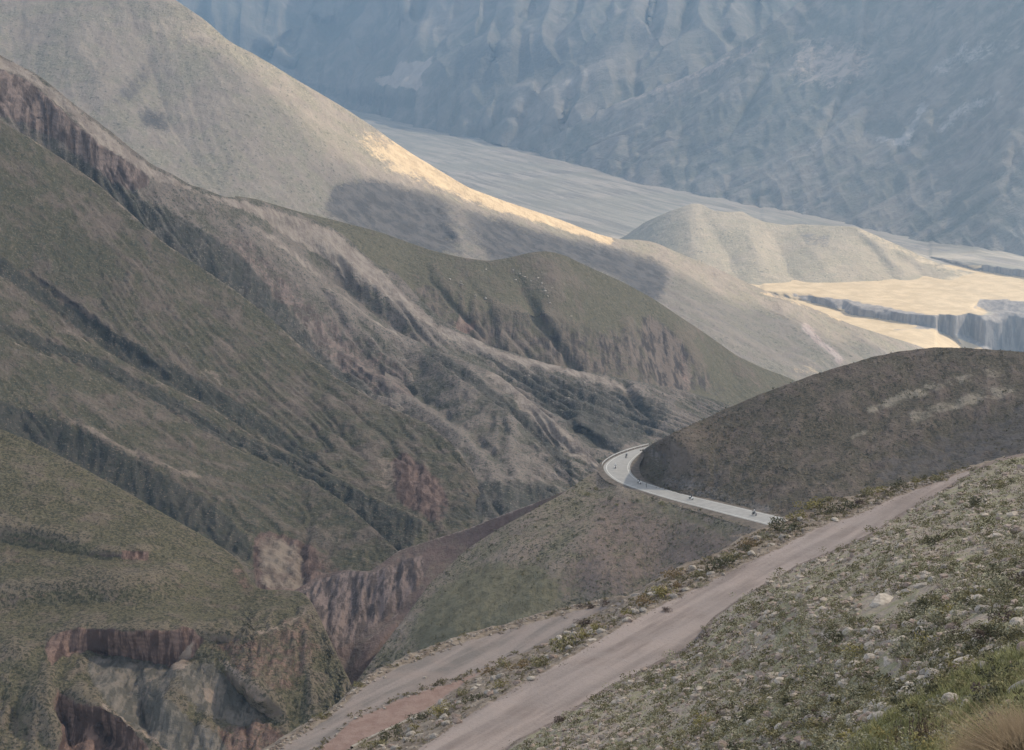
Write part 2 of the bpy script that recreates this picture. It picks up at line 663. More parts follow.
A1.back(10, 0.10, 0.5)
A1.build('mountain', mat_far)

u_far2 = 4200 / F
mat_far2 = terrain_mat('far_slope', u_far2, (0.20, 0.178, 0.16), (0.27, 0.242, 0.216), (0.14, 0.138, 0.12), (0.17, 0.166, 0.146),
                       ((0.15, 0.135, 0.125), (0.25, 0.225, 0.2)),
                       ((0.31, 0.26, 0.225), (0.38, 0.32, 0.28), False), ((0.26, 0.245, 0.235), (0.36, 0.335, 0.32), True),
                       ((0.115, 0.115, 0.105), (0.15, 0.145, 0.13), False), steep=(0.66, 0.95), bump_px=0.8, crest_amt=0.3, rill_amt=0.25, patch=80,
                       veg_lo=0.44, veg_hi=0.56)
B1 = Sheet(540, 1240, [(540, 150), (600, 113), (640, 97), (690, 77), (740, 45), (790, 10), (830, -22), (900, -75), (980, -115), (1060, -135), (1240, -130)],
           [(540, 172), (640, 195), (760, 225), (900, 250), (1060, 285), (1240, 330)],
           [(545, 150, 5050), (640, 97, 4950), (740, 45, 4800), (830, -22, 4800), (1050, -130, 4450), (640, 168, 4480), (800, 193, 3930),
            (1040, 250, 3160), (900, 90, 4180), (1040, 60, 3720), (760, 120, 4400), (920, 0, 4480), (1230, -125, 4200), (1230, 260, 2850)],
           [L(-1.2, (790, 10), (750, 60), (700, 110), (650, 160)), L(1.0, (830, -20), (800, 40), (760, 90), (720, 150), (700, 180)),
            L(-1.3, (880, -60), (860, 10), (850, 70), (820, 130), (780, 180)), L(1.0, (930, -80), (905, 0), (900, 60), (880, 130), (840, 200)),
            L(-1.2, (990, -80), (960, 0), (940, 60), (930, 130), (900, 210)), L(1.0, (1040, -60), (1000, 30), (980, 100), (960, 160), (950, 225)),
            L(-1.2, (1060, 0), (1030, 70), (1010, 140), (1000, 230))] + chute_row(690, 1060, 17, 0.34, [(62, 45), (24, 105), (0, 160), (-14, 215)], 4) + chute_row(820, 1050, 12, 0.2, [(8, 150), (2, 185), (0, 225)], 5), soft=1.8, mix_lines=0.75)
B1.mask(0, poly_mask(B1.f, [(800, 38), (860, 38), (880, 52), (868, 75), (840, 95), (800, 88), (778, 84), (792, 55)], 7), 0.55)  # sunlit patch put into the colour, like the ridge line next
B1.mask(0, line_mask(B1.f, [(610, 108), (660, 95), (700, 76), (760, 48)], 7), 0.5)
B1.mask(1, line_mask(B1.f, [(923, 105), (915, 128), (905, 145), (880, 140)], 7), 0.65)
B1.mask(1, line_mask(B1.f, [(940, 130), (970, 108), (1000, 95)], 7), 0.55)
B1.mask(1, line_mask(B1.f, [(785, 165), (830, 140), (862, 112)], 5), 0.5)
B1.mask(1, poly_mask(B1.f, [(925, 60), (960, 40), (1030, 30), (1030, 45), (970, 70), (930, 90)], 7), 0.5)
B1.mask(1, poly_mask(B1.f, [(868, 60), (885, 58), (880, 75), (845, 98), (835, 90)], 5), 0.4)
B1.mask(2, poly_mask(B1.f, [(640, 165), (700, 100), (770, 70), (830, 120), (760, 180), (700, 180)], 14), 0.5)
B1.mask(2, poly_mask(B1.f, [(880, 60), (930, 30), (920, 100), (900, 125), (860, 130), (860, 100)], 8), 0.4)
B1.rough(130, 6, 3, seed=13, ridged=True, gain=0.35)
B1.erode(5, 3.0, 4, 0.78, 8)
B1.rough(15, 2.4, 2, seed=16, ridged=True, squash_z=0.05)
B1.rough(9, 0.5, 3, seed=15)
B1.steep()
B1.back(10, 0.10, 0.5)
B1.build('mountain', mat_far2)

# ------------------------------------------------------------------ gravel plain and lit terrace with its gorges
cliffA_t = [(762, 291), (782, 292), (810, 293.5), (812, 297.5), (844, 299), (853, 305.5), (884, 308), (896, 312.5), (919, 316), (931, 315.5),
            (960, 316), (982, 314.5), (991, 314), (994, 312), (1000, 311), (1010, 312), (1060, 316)]
cliffA_b = [(762, 291.5), (782, 296), (810, 302.5), (829, 307), (852, 315), (889, 320), (929, 326.5), (945, 331.5), (968, 335), (985, 346), (1000, 353),
            (1024, 358), (1060, 362)]
cliffB_t = [(966, 308), (972, 306.5), (976, 303), (979, 300), (990, 299.5), (1005, 301), (1024, 302), (1060, 303)]
cliffB_b = [(966, 308.5), (975, 309.5), (985, 311.5), (994, 311.8), (1000, 310.8), (1010, 311.8), (1060, 315.5)]
cliffC_t = [(930, 257), (940, 258.5), (970, 262), (1000, 267), (1024, 270), (1060, 275)]
cliffC_b = [(930, 257.5), (950, 263), (970, 269), (1000, 274), (1024, 277.5), (1060, 284)]
cliffD_t = [(938, 330), (950, 332), (968, 333.5), (985, 345.5), (1060, 360)]
cliffD_b = [(938, 330.5), (950, 337), (962, 347), (970, 354), (985, 362), (1060, 375)]
cliffE_t = [(890, 330), (897, 329), (912, 327.8), (929, 327.6)]
cliffE_b = [(890, 330.2), (900, 331.5), (912, 331.0), (929, 328)]
bank1_t = [(420, 127), (470, 130), (560, 152), (660, 182), (740, 205), (860, 235), (940, 250), (1060, 270)]
bank1_b = [(420, 127.4), (470, 132), (560, 155), (660, 186), (740, 208.5), (860, 238.5), (940, 252), (1060, 271)]
bank2_t = [(350, 110), (420, 119), (512, 140), (600, 160), (700, 185), (790, 204), (900, 225), (960, 240), (1060, 262)]
bank2_b = [(350, 111), (420, 121), (512, 144), (600, 165), (700, 190), (790, 208), (900, 230), (960, 242), (1060, 263)]


def jit(x, seed, amp):
    q = np.stack([x / 5.0, np.zeros_like(x) + seed, np.zeros_like(x)], -1)
    return fbm(q, 3, 0.6, seed) * amp


TERR = -478.0


def tan_at(py):
    return SP - (375 - np.asarray(py, float)) / F * CP


def smooth1(a, sig):
    r = int(sig * 3) + 1
    k = np.exp(-0.5 * (np.arange(-r, r + 1) / sig) ** 2)
    return np.convolve(np.pad(a, r, mode='edge'), k / k.sum(), 'valid')


def plain_depth(px, py):
    """levels: gorge floor, lower terrace, upper terrace, plain; walls of constant depth between them"""
    nv, nu = px.shape
    xs = px[0]

    def rise(t_, b_):
        yt, yb = np.interp(xs, *zip(*sorted(t_))), np.interp(xs, *zip(*sorted(b_)))
        on = (xs >= min(t_)[0])
        h = np.where(on, (yb - yt) * (-TERR / tan_at(yt)) / F, 0)
        return smooth1(h, 14)
    hA, hC, hD = rise(cliffA_t, cliffA_b), rise(cliffC_t, cliffC_b), rise(cliffD_t, cliffD_b)
    hA = np.minimum(hA, 60)
    hD = np.minimum(hD, 25)
    low = TERR - hA * 0.92
    walls = [(cliffD_t, cliffD_b, low, 50), (cliffA_t, cliffA_b, TERR + 0 * xs, 51), (cliffB_t, cliffB_b, TERR + 0 * xs, 52),
             (cliffC_t, cliffC_b, TERR + hC, 53)]
    z = np.repeat((low - hD)[None], nv, 0)
    D = np.zeros_like(px)
    wallm = np.zeros_like(px, bool)
    for t_, b_, up, sd in walls:
        lo = min(t_)[0]
        on = xs >= lo
        grow = np.clip((xs - lo) / 12, 0, 1)
        yt = np.interp(xs, *zip(*sorted(t_))) + jit(xs, sd, 0.45) * grow
        yb = np.interp(xs, *zip(*sorted(b_))) + jit(xs, sd + 20, 0.8) * grow
        z = np.where((py < yt[None]) | ~on[None], np.where(on[None], up[None], z) if sd != 50 else np.where(on[None] & (py < yt[None]), up[None], np.where(on[None], z, low[None])), z)
        w = (py >= yt[None]) & (py <= yb[None]) & on[None]
        dw = -up / tan_at(yt)
        D = np.where(w, dw[None] * (1 - 0.0009 * (py - yt[None])), D)
        wallm |= w
    flat = -z / tan_at(py)
    D = np.where(wallm, D, flat)
    D = np.maximum.accumulate(D[::-1], 0)[::-1]
    lg = np.log(D)
    k = np.array([0.25, 0.5, 0.25])
    lp = np.pad(lg, ((0, 0), (1, 1)), mode='edge')
    return np.exp(sum(w * lp[:, a:a + nu] for a, w in enumerate(k)))


u_pl = 2900 / F
_t = NT('plain_gravel')
_co = _t.coords()
_m1 = _t.n('ShaderNodeMapping')
_m1.inputs['Rotation'].default_value = (0, 0, math.radians(68))
_t.l(_co, _m1.inputs['Vector'])
_m2 = _t.n('ShaderNodeMapping')
_m2.inputs['Scale'].default_value = (0.10, 1.0, 1.0)
_t.l(_m1.outputs[0], _m2.inputs['Vector'])
_st = _t.noise(_m2.outputs[0], 30, 7, 0.72, 0.8)
_big = _t.noise(_co, 260, 5, 0.6, 0.5)
_mid = _t.noise(_co, 22, 5, 0.65)
_flu = _t.noise(_t.coords((1, 1, 0.15)), 9, 4, 0.65)
_c = _t.mix(_t.ramp(_st, 0.40, 0.60), (0.215, 0.195, 0.172), (0.40, 0.355, 0.305))
_c = _t.mix(_t.math('MULTIPLY', _t.ramp(_big, 0.42, 0.6), 0.6), _c, (0.29, 0.272, 0.225))
_c = _t.mix(_t.math('MULTIPLY', _t.ramp(_mid, 0.55, 0.68), 0.5), _c, (0.26, 0.245, 0.205))
_at = _t.n('ShaderNodeAttribute', attribute_name='mask')
_sp = _t.n('ShaderNodeSeparateColor')
_t.l(_at.outputs['Color'], _sp.inputs[0])
_brk = _t.math('MULTIPLY', _t.math('SUBTRACT', _mid, 0.5), 0.8)
_sand = _t.mix(_t.ramp(_mid, 0.36, 0.64), (0.43, 0.335, 0.215), (0.53, 0.42, 0.28))
_sand = _t.mix(_t.math('MULTIPLY', _t.ramp(_st, 0.5, 0.66), 0.35), _sand, (0.36, 0.29, 0.2))
_c = _t.mix(_t.ramp(_t.math('ADD', _sp.outputs[0], _brk), 0.38, 0.62), _c, _sand)
_c = _t.mix(_t.math('MULTIPLY', _t.ramp(_t.math('ADD', _sp.outputs[1], _brk), 0.3, 0.7), 0.6), _c, (0.33, 0.285, 0.25))
_rk = _t.mix(_t.ramp(_flu, 0.42, 0.58), (0.2, 0.18, 0.172), (0.285, 0.258, 0.242))
_c = _t.mix(_t.ramp(_t.math('ADD', _sp.outputs[2], _brk), 0.38, 0.62), _c, _rk)
_c = _t.mix(_t.ramp(_t.math('ADD', _at.outputs['Alpha'], _t.math('MULTIPLY', _brk, 0.5)), 0.45, 0.65), _c, _rk)
_t.l(_c, _t.bsdf.inputs['Base Color'])
_t.bump(_t.math('ADD', _st, _mid), 2.0, 0.8)
mat_plain = _t.m
Cp = Sheet(330, 1240, [(330, 98), (350, 100), (420, 112), (512, 131), (600, 150), (660, 164), (720, 176), (800, 195), (900, 217), (1024, 243), (1060, 250), (1240, 288)],
           [(330, 175), (430, 215), (520, 250), (620, 290), (700, 330), (800, 375), (1060, 378)], None, base_fn=plain_depth, vstep=0.8, top_sig=6)
Cp.mask(0, poly_mask(Cp.f, [(740, 272), (860, 274), (930, 264), (985, 266), (1030, 278), (1065, 288), (1065, 300), (975, 301), (992, 313), (930, 330), (990, 350), (1000, 380), (750, 380)], 3), 1.0)
Cp.mask(1, line_mask(Cp.f, [(500, 150), (600, 172), (700, 196), (800, 214), (900, 236)], 6), 0.6)
Cp.mask(1, line_mask(Cp.f, [(420, 140), (520, 172), (600, 190)], 5), 0.4)
Cp.mask(2, line_mask(Cp.f, [(350, 110), (420, 120), (512, 142), (600, 163), (700, 188), (790, 206), (900, 228)], 3), 0.4)
Cp.mask(2, line_mask(Cp.f, [(800, 222), (860, 236), (940, 250), (1040, 268)], 2.5), 0.6)
Cp.mask(2, line_mask(Cp.f, [(894, 329.5), (929, 328)], 1.5), 0.6)
Cp.mask(2, poly_mask(Cp.f, [(780, 292), (850, 300), (930, 315), (995, 314), (975, 306), (980, 299), (1065, 302), (1065, 365), (990, 352), (945, 332), (890, 320), (810, 302)], 1.5), 0.9)
Cp.rough(28, 0.35, 3, seed=21)
Cp.steep()
Cp.build('valley_plain', mat_plain)

# ------------------------------------------------------------------ knoll on the terrace
u_kn = 2950 / F
PLG = ((0.31, 0.285, 0.235), (0.36, 0.33, 0.275))
mat_knoll = terrain_mat('knoll_grass', u_kn, (0.287, 0.244, 0.188), (0.348, 0.294, 0.228), (0.252, 0.223, 0.164), (0.296, 0.260, 0.196),
                        ((0.217, 0.189, 0.164), (0.296, 0.260, 0.224)), ((0.131, 0.118, 0.108), (0.174, 0.160, 0.144), False),
                        ((0.435, 0.353, 0.248), (0.487, 0.403, 0.288), False), ((0.261, 0.235, 0.200), (0.296, 0.260, 0.224), False),
                        steep=(0.6, 0.9), bump_px=0.6, patch=70, shrub=(0.113, 0.105, 0.080), shrub_lo=0.64, shrub_size=3)
kb = [(612, 245), (640, 262), (700, 290), (760, 302), (800, 298), (880, 299), (940, 290), (985, 276)]
Kn = Sheet(612, 985, [(612, 242), (625, 236), (645, 222), (670, 211), (692, 203.5), (701, 204), (714, 211), (728, 212), (742, 211), (752, 217), (765, 222),
                      (785, 225), (800, 224), (830, 226), (855, 226.5), (870, 233), (900, 246), (930, 260), (950, 268), (985, 274)], kb,
           [(620, 244, 3420), (692, 204, 3330), (742, 211, 3290), (800, 224, 3250), (856, 227, 3200), (930, 261, 3130), (985, 275, 3080),
            (640, 262, 3220), (700, 289, 2985), (760, 288, 2960), (840, 287, 2965), (900, 287, 2972), (950, 284, 2985)],
           [L(0.5, (701, 212), (715, 235), (735, 262), (745, 280)), L(-0.7, (700, 206), (690, 235), (700, 265), (720, 282)),
            L(-0.7, (744, 213), (752, 240), (765, 265), (780, 284)), L(0.6, (768, 224), (775, 245), (790, 270), (800, 286)),
            L(-0.6, (800, 226), (815, 250), (830, 270), (840, 285)), L(-0.9, (858, 229), (885, 250), (905, 268), (920, 282)),
            L(0.9, (850, 232), (872, 252), (890, 270), (900, 284)), L(0.8, (870, 240), (895, 257), (920, 272), (932, 281)),
            L(-0.5, (880, 240), (910, 258), (935, 272))], soft=1.4, top_sig=1.2, mix_lines=0.8)
Kn.mask(0, poly_mask(Kn.f, [(793, 228), (830, 228), (835, 240), (828, 255), (810, 248), (795, 240)], 4), 0.5)
Kn.mask(0, poly_mask(Kn.f, [(700, 222), (735, 217), (740, 240), (722, 246), (705, 235)], 5), 0.35)
Kn.mask(1, line_mask(Kn.f, [(860, 230), (900, 248), (935, 264), (975, 278), (930, 283)], 8), 0.5)
Kn.rough(30, 1.2, 4, seed=31)
Kn.erode(1.6, 3.0, 4, 0.75)
Kn.rough(5, 0.25, 3, seed=33)
Kn.steep()
Kn.back(12, 0.05, 0.6)
Kn.build('knoll', mat_knoll)

# ------------------------------------------------------------------ big pale hill
u_ph = 2000 / F
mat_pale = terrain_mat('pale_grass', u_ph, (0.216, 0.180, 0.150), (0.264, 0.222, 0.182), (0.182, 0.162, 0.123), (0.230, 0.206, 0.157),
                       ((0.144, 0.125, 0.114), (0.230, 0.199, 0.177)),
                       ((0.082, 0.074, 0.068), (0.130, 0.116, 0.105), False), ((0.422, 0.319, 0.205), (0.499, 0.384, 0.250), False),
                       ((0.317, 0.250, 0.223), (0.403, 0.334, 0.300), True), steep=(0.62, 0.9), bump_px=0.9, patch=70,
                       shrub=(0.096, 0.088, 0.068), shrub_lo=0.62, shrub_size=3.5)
Ph = Sheet(-80, 930, [(-80, -70), (-20, -50), (120, -30), (150, -18), (175, 0), (205, 20), (230, 42), (256, 55), (300, 82), (340, 105), (370, 125), (400, 146),
                      (440, 171), (470, 189), (512, 204), (562, 220), (597, 234), (617, 239), (640, 240), (655, 242), (672, 250), (702, 262), (737, 278), (768, 292), (793, 301),
                      (825, 313), (850, 324), (888, 336), (930, 350)],
           [(-20, 130), (110, 190), (256, 255), (400, 300), (540, 310), (640, 355), (760, 430), (930, 440)],
           [(0, -45, 2150), (175, 0, 2100), (300, 82, 2100), (440, 171, 2150), (600, 235, 2180), (760, 290, 2230), (925, 350, 2300), (0, 60, 1950),
            (110, 150, 1850), (220, 150, 1900), (300, 220, 1850), (400, 270, 1850), (480, 275, 1900), (640, 325, 1900), (760, 395, 1850), (860, 400, 1980)],
           [L(-1.6, (180, 2), (230, 60), (260, 120), (290, 170), (320, 205)), L(1.5, (330, 178), (325, 200), (310, 215), (300, 235)),
            L(-0.9, (320, 180), (360, 178), (400, 174), (450, 192), (510, 212), (560, 228)),
            L(1.2, (350, 205), (420, 225), (480, 250), (520, 265)), L(-1.0, (430, 185), (445, 215), (460, 240), (470, 262)),
            L(1.3, (130, 20), (150, 60), (165, 110), (190, 150), (240, 190)), L(-1.0, (60, -20), (80, 40), (100, 90), (140, 140)),
            L(1.0, (0, 20), (20, 60), (40, 100)), L(-1.2, (655, 246), (670, 270), (700, 310), (740, 360), (770, 390)),
            L(1.2, (600, 240), (625, 270), (660, 305), (700, 345)), L(1.0, (705, 268), (740, 300), (775, 335), (800, 370), (815, 395)),
            L(-1.2, (775, 298), (800, 325), (830, 352), (850, 375)), L(1.0, (800, 308), (835, 335), (862, 352), (880, 370)),
            L(-0.8, (850, 328), (875, 345), (900, 362))], soft=1.6, mix_lines=0.6)
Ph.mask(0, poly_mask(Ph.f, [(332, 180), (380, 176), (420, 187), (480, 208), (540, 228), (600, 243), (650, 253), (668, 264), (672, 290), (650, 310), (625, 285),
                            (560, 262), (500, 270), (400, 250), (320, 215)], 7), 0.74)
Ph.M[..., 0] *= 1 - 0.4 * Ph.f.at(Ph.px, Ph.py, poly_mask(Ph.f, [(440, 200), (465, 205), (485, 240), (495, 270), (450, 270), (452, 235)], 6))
Ph.mask(0, poly_mask(Ph.f, [(80, 60), (150, 45), (170, 80), (180, 130), (120, 110), (80, 90)], 14), 0.26)
Ph.mask(0, poly_mask(Ph.f, [(130, 110), (180, 110), (175, 135), (130, 130)], 8), 0.26)
Ph.mask(0, poly_mask(Ph.f, [(230, 140), (285, 148), (280, 165), (225, 160)], 8), 0.36)
Ph.mask(0, poly_mask(Ph.f, [(842, 325), (862, 322), (875, 345), (860, 360), (845, 345)], 4), 0.4)
Ph.mask(1, poly_mask(Ph.f, [(330, 118), (380, 132), (440, 168), (500, 200), (580, 226), (640, 243), (560, 226), (490, 208), (430, 186), (380, 160), (350, 135)], 14), 1.0)  # sunlit crest streak painted in a sandy tone
Ph.mask(1, line_mask(Ph.f, [(762, 293), (800, 304), (840, 320)], 4), 0.5)
Ph.mask(1, poly_mask(Ph.f, [(790, 350), (830, 352), (845, 372), (820, 390), (780, 385)], 8), 0.4)
Ph.mask(1, line_mask(Ph.f, [(400, 150), (440, 174), (500, 204), (560, 222), (610, 240)], 6), 0.8)  # carries the painted sun streak on along the crest
for q_, w_, a_ in (([(20, 20), (40, 25), (60, 45)], 9, 0.45), ([(170, 20), (160, 50), (140, 80), (115, 105)], 8, 0.45), ([(195, 45), (210, 55)], 7, 0.45), ([(100, 60), (95, 85)], 10, 0.42),
                   ([(150, 120), (165, 128)], 8, 0.5), ([(205, 165), (235, 175)], 7, 0.42), ([(700, 300), (690, 325), (700, 345)], 8, 0.45), ([(800, 318), (812, 335), (830, 350)], 6, 0.4)):
    Ph.mask(0, line_mask(Ph.f, q_, w_ * 1.5), a_ * 0.62)
Ph.mask(2, line_mask(Ph.f, [(806, 325), (818, 338), (835, 352), (840, 362)], 6), 0.75)
Ph.rough(60, 2.6, 4, seed=51)
Ph.rough(22, 0.9, 4, seed=52, ridged=True)
Ph.erode(2.6, 2.8, 6, 0.82)
Ph.rough(7, 0.45, 3, seed=53)
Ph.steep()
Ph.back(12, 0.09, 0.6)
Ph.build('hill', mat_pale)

# ------------------------------------------------------------------ green hill with the fluted cliff
u_gh = 1120 / F
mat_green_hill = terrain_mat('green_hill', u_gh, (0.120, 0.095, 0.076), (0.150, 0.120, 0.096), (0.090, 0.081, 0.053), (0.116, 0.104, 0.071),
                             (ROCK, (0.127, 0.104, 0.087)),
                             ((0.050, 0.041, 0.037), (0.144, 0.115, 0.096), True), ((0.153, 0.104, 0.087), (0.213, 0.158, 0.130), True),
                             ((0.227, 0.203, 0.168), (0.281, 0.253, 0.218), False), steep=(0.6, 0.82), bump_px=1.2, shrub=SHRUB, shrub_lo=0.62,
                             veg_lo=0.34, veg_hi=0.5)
Gh = Sheet(235, 815, [(235, 196), (256, 199), (300, 212), (330, 219), (380, 232), (430, 250), (460, 257), (488, 261), (512, 257), (530, 252.5), (545, 251),
                      (562, 254), (587, 266), (625, 283), (652, 298), (682, 318), (712, 338), (737, 356), (765, 369), (790, 378), (815, 392)],
           [(235, 240), (330, 270), (400, 330), (455, 365), (540, 395), (620, 412), (735, 440), (815, 450)],
           [(250, 198, 1120), (330, 219, 1130), (430, 250, 1150), (545, 252, 1170), (652, 298, 1220), (765, 369, 1280), (815, 392, 1300),
            (330, 255, 1085), (420, 320, 1080), (500, 375, 1070), (620, 400, 1090), (720, 420, 1150), (560, 320, 1130), (790, 420, 1210)],
           [L(-0.8, (545, 255), (560, 290), (575, 320)), L(0.9, (400, 245), (405, 265), (415, 290), (425, 315)),
            L(-0.9, (430, 262), (452, 282), (470, 300), (500, 305), (530, 310), (560, 318), (590, 322), (620, 325)),
            L(0.9, (420, 318), (460, 340), (500, 358), (560, 372), (610, 380)),
            L(0.6, (505, 265), (520, 285), (530, 305), (550, 330)),
            L(-1.0, (625, 300), (632, 330), (630, 360), (625, 380)), L(1.1, (645, 308), (655, 335), (665, 365), (680, 388)),
            L(-1.0, (660, 310), (690, 340), (705, 365), (715, 392)), L(0.8, (700, 340), (725, 365), (745, 392)), L(-0.6, (735, 362), (765, 385), (785, 400))],
           soft=1.2, top_sig=2.5, mix_lines=0.7)
Gh.mask(0, poly_mask(Gh.f, [(398, 262), (440, 275), (455, 300), (475, 305), (500, 300), (520, 312), (560, 318), (600, 322), (640, 318), (690, 345), (735, 385),
                            (760, 400), (700, 400), (600, 385), (500, 362), (420, 325)], 10), 0.55)
Gh.mask(0, poly_mask(Gh.f, [(640, 308), (655, 315), (685, 345), (690, 385), (668, 388), (650, 350)], 4), 0.5)
Gh.mask(1, poly_mask(Gh.f, [(455, 322), (480, 318), (475, 330), (458, 336)], 3), 0.9)
Gh.mask(1, poly_mask(Gh.f, [(676, 355), (690, 350), (700, 390), (685, 392)], 4), 0.5)
Gh.mask(1, line_mask(Gh.f, [(460, 310), (462, 335)], 3), 0.6)
Gh.mask(2, poly_mask(Gh.f, [(510, 272), (540, 274), (560, 292), (548, 300), (528, 285), (508, 280)], 4), 0.42)
Gh.rough(45, 1.6, 4, seed=61)
Gh.erode(4.0, 2.4, 5, 0.78)
Gh.erode(8.0, 2.2, 5, 0.78, mask=np.clip(Gh.f.at(Gh.px, Gh.py, poly_mask(Gh.f, [(405, 272), (455, 292), (500, 298), (560, 312), (640, 315), (730, 375), (760, 410), (600, 400), (420, 345)], 10)), 0, 1))
mcl = np.clip(Gh.f.at(Gh.px, Gh.py, poly_mask(Gh.f, [(405, 275), (455, 300), (500, 305), (560, 322), (640, 325), (720, 380), (600, 395), (420, 340)], 8)), 0, 1)
Gh.rough(20, 3.0, 4, seed=63, ridged=True, squash_z=0.15, mask=mcl)
Gh.rough(5, 0.4, 3, seed=64)
Gh.steep()
Gh.back(12, 0.08, 0.6)
Gh.build('hill', mat_green_hill)

# ------------------------------------------------------------------ the great spurred hillside
u_hs = 850 / F
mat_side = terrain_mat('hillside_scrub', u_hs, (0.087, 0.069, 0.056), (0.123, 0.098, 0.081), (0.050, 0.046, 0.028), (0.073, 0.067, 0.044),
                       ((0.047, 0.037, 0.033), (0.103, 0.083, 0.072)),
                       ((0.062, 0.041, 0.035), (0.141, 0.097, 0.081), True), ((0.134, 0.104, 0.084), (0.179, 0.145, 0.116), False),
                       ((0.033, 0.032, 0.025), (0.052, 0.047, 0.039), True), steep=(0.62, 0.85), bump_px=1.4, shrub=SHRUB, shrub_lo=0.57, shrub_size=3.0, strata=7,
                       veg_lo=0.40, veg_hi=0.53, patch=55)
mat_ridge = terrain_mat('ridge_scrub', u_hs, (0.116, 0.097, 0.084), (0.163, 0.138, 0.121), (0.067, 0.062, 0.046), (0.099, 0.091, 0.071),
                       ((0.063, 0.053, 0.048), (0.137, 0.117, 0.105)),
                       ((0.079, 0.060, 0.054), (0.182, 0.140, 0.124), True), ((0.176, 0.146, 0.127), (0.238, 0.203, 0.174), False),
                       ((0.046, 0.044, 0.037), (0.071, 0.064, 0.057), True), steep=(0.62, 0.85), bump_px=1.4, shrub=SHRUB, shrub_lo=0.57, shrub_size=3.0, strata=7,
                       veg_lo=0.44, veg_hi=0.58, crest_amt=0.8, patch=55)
R2e = [(-80, 78), (-20, 108), (0, 120), (40, 145), (75, 167), (105, 190), (160, 240), (195, 264), (230, 287), (270, 318), (300, 345), (335, 377), (370, 398), (400, 412), (428, 424), (455, 447), (475, 475), (495, 505)]
R3e = [(-80, 222), (-20, 262), (0, 276), (30, 297), (60, 325), (90, 343), (130, 365), (165, 385), (210, 407), (256, 438), (300, 460), (340, 478), (380, 500), (425, 520)]
R4e = [(-80, 298), (-20, 325), (0, 336), (50, 357), (100, 374), (130, 393), (175, 415), (215, 440), (256, 457), (300, 477), (340, 499), (365, 521), (400, 553)]
R1b = [(150, 166), (180, 190), (215, 215), (256, 229), (290, 250), (330, 288), (370, 316), (400, 335), (440, 352), (500, 376), (542, 411), (570, 436), (598, 464)]
R1c = [(330, 300), (380, 330), (430, 352), (470, 385), (508, 411), (545, 448), (575, 480)]
R4b = [(-20, 375), (0, 387), (40, 405), (80, 425), (120, 445), (160, 462), (210, 480), (256, 497), (300, 520), (330, 548)]
lines_side = [
     L(-1.3, *R1b[:9]), L(-0.9, *R4b),
     L(-0.9, (0, 72), (30, 82), (60, 107), (85, 131), (100, 146), (115, 152), (135, 162), (150, 182)),
     L(0.5, (0, 112), (30, 130), (60, 157), (100, 186), (130, 198)),
     L(-0.5, (20, 150), (60, 200), (120, 250), (160, 290), (200, 330), (250, 372), (300, 410), (350, 440), (400, 462)),
     L(-0.4, (30, 270), (75, 300), (105, 322), (140, 347), (168, 374), (215, 400)),
     L(0.35, (-20, 225), (40, 282), (75, 312), (110, 342), (150, 365), (200, 395)),
     L(-0.6, (190, 290), (230, 330), (260, 372), (290, 412), (320, 440)),
     L(-0.6, (300, 370), (340, 410), (370, 440), (385, 465)),
     L(0.7, (360, 345), (400, 385), (440, 410), (480, 440), (520, 478)),
     L(-0.7, (330, 330), (380, 375), (430, 410), (470, 440), (505, 478)),
     L(0.6, (470, 375), (510, 398), (540, 430), (570, 462)),
     L(0.7, (455, 345), (500, 364), (540, 392), (575, 425), (605, 445), (630, 452)), L(-0.5, (540, 408), (575, 424), (605, 437), (628, 448)),
     L(0.6, (280, 225), (320, 260), (360, 295), (400, 322), (440, 345)), L(-0.5, (300, 222), (340, 250), (380, 285), (420, 318), (455, 340)),
     L(0.5, (345, 245), (365, 258), (385, 272)),
     L(-0.5, (620, 382), (660, 400), (690, 420)), L(0.5, (600, 385), (625, 405), (650, 430)),
     L(0.7, (0, 418), (50, 442), (100, 472), (130, 490), (170, 515), (210, 540), (240, 560))]
BASE = [(-10, 50, 880), (256, 200, 960), (420, 300, 1000), (620, 378, 1000), (750, 412, 1020), (0, 275, 790), (0, 430, 720), (256, 440, 790), (200, 535, 690),
        (330, 560, 690), (400, 552, 700), (420, 515, 730), (500, 500, 770), (600, 465, 850), (660, 440, 920), (0, 580, 640)]
CREST = [(-80, 10), (-20, 44), (0, 55), (40, 76), (70, 101), (110, 131), (150, 163), (190, 185), (225, 197), (256, 200), (300, 214), (330, 226), (350, 240), (375, 264),
         (396, 272), (420, 300), (455, 329), (490, 346), (540, 362), (580, 371), (620, 378), (680, 390), (735, 406), (750, 415)]
PL, LN = 'p', 'l'


def shift(line, dx, dy):
    return [(x + dx, y + dy) for x, y in line]


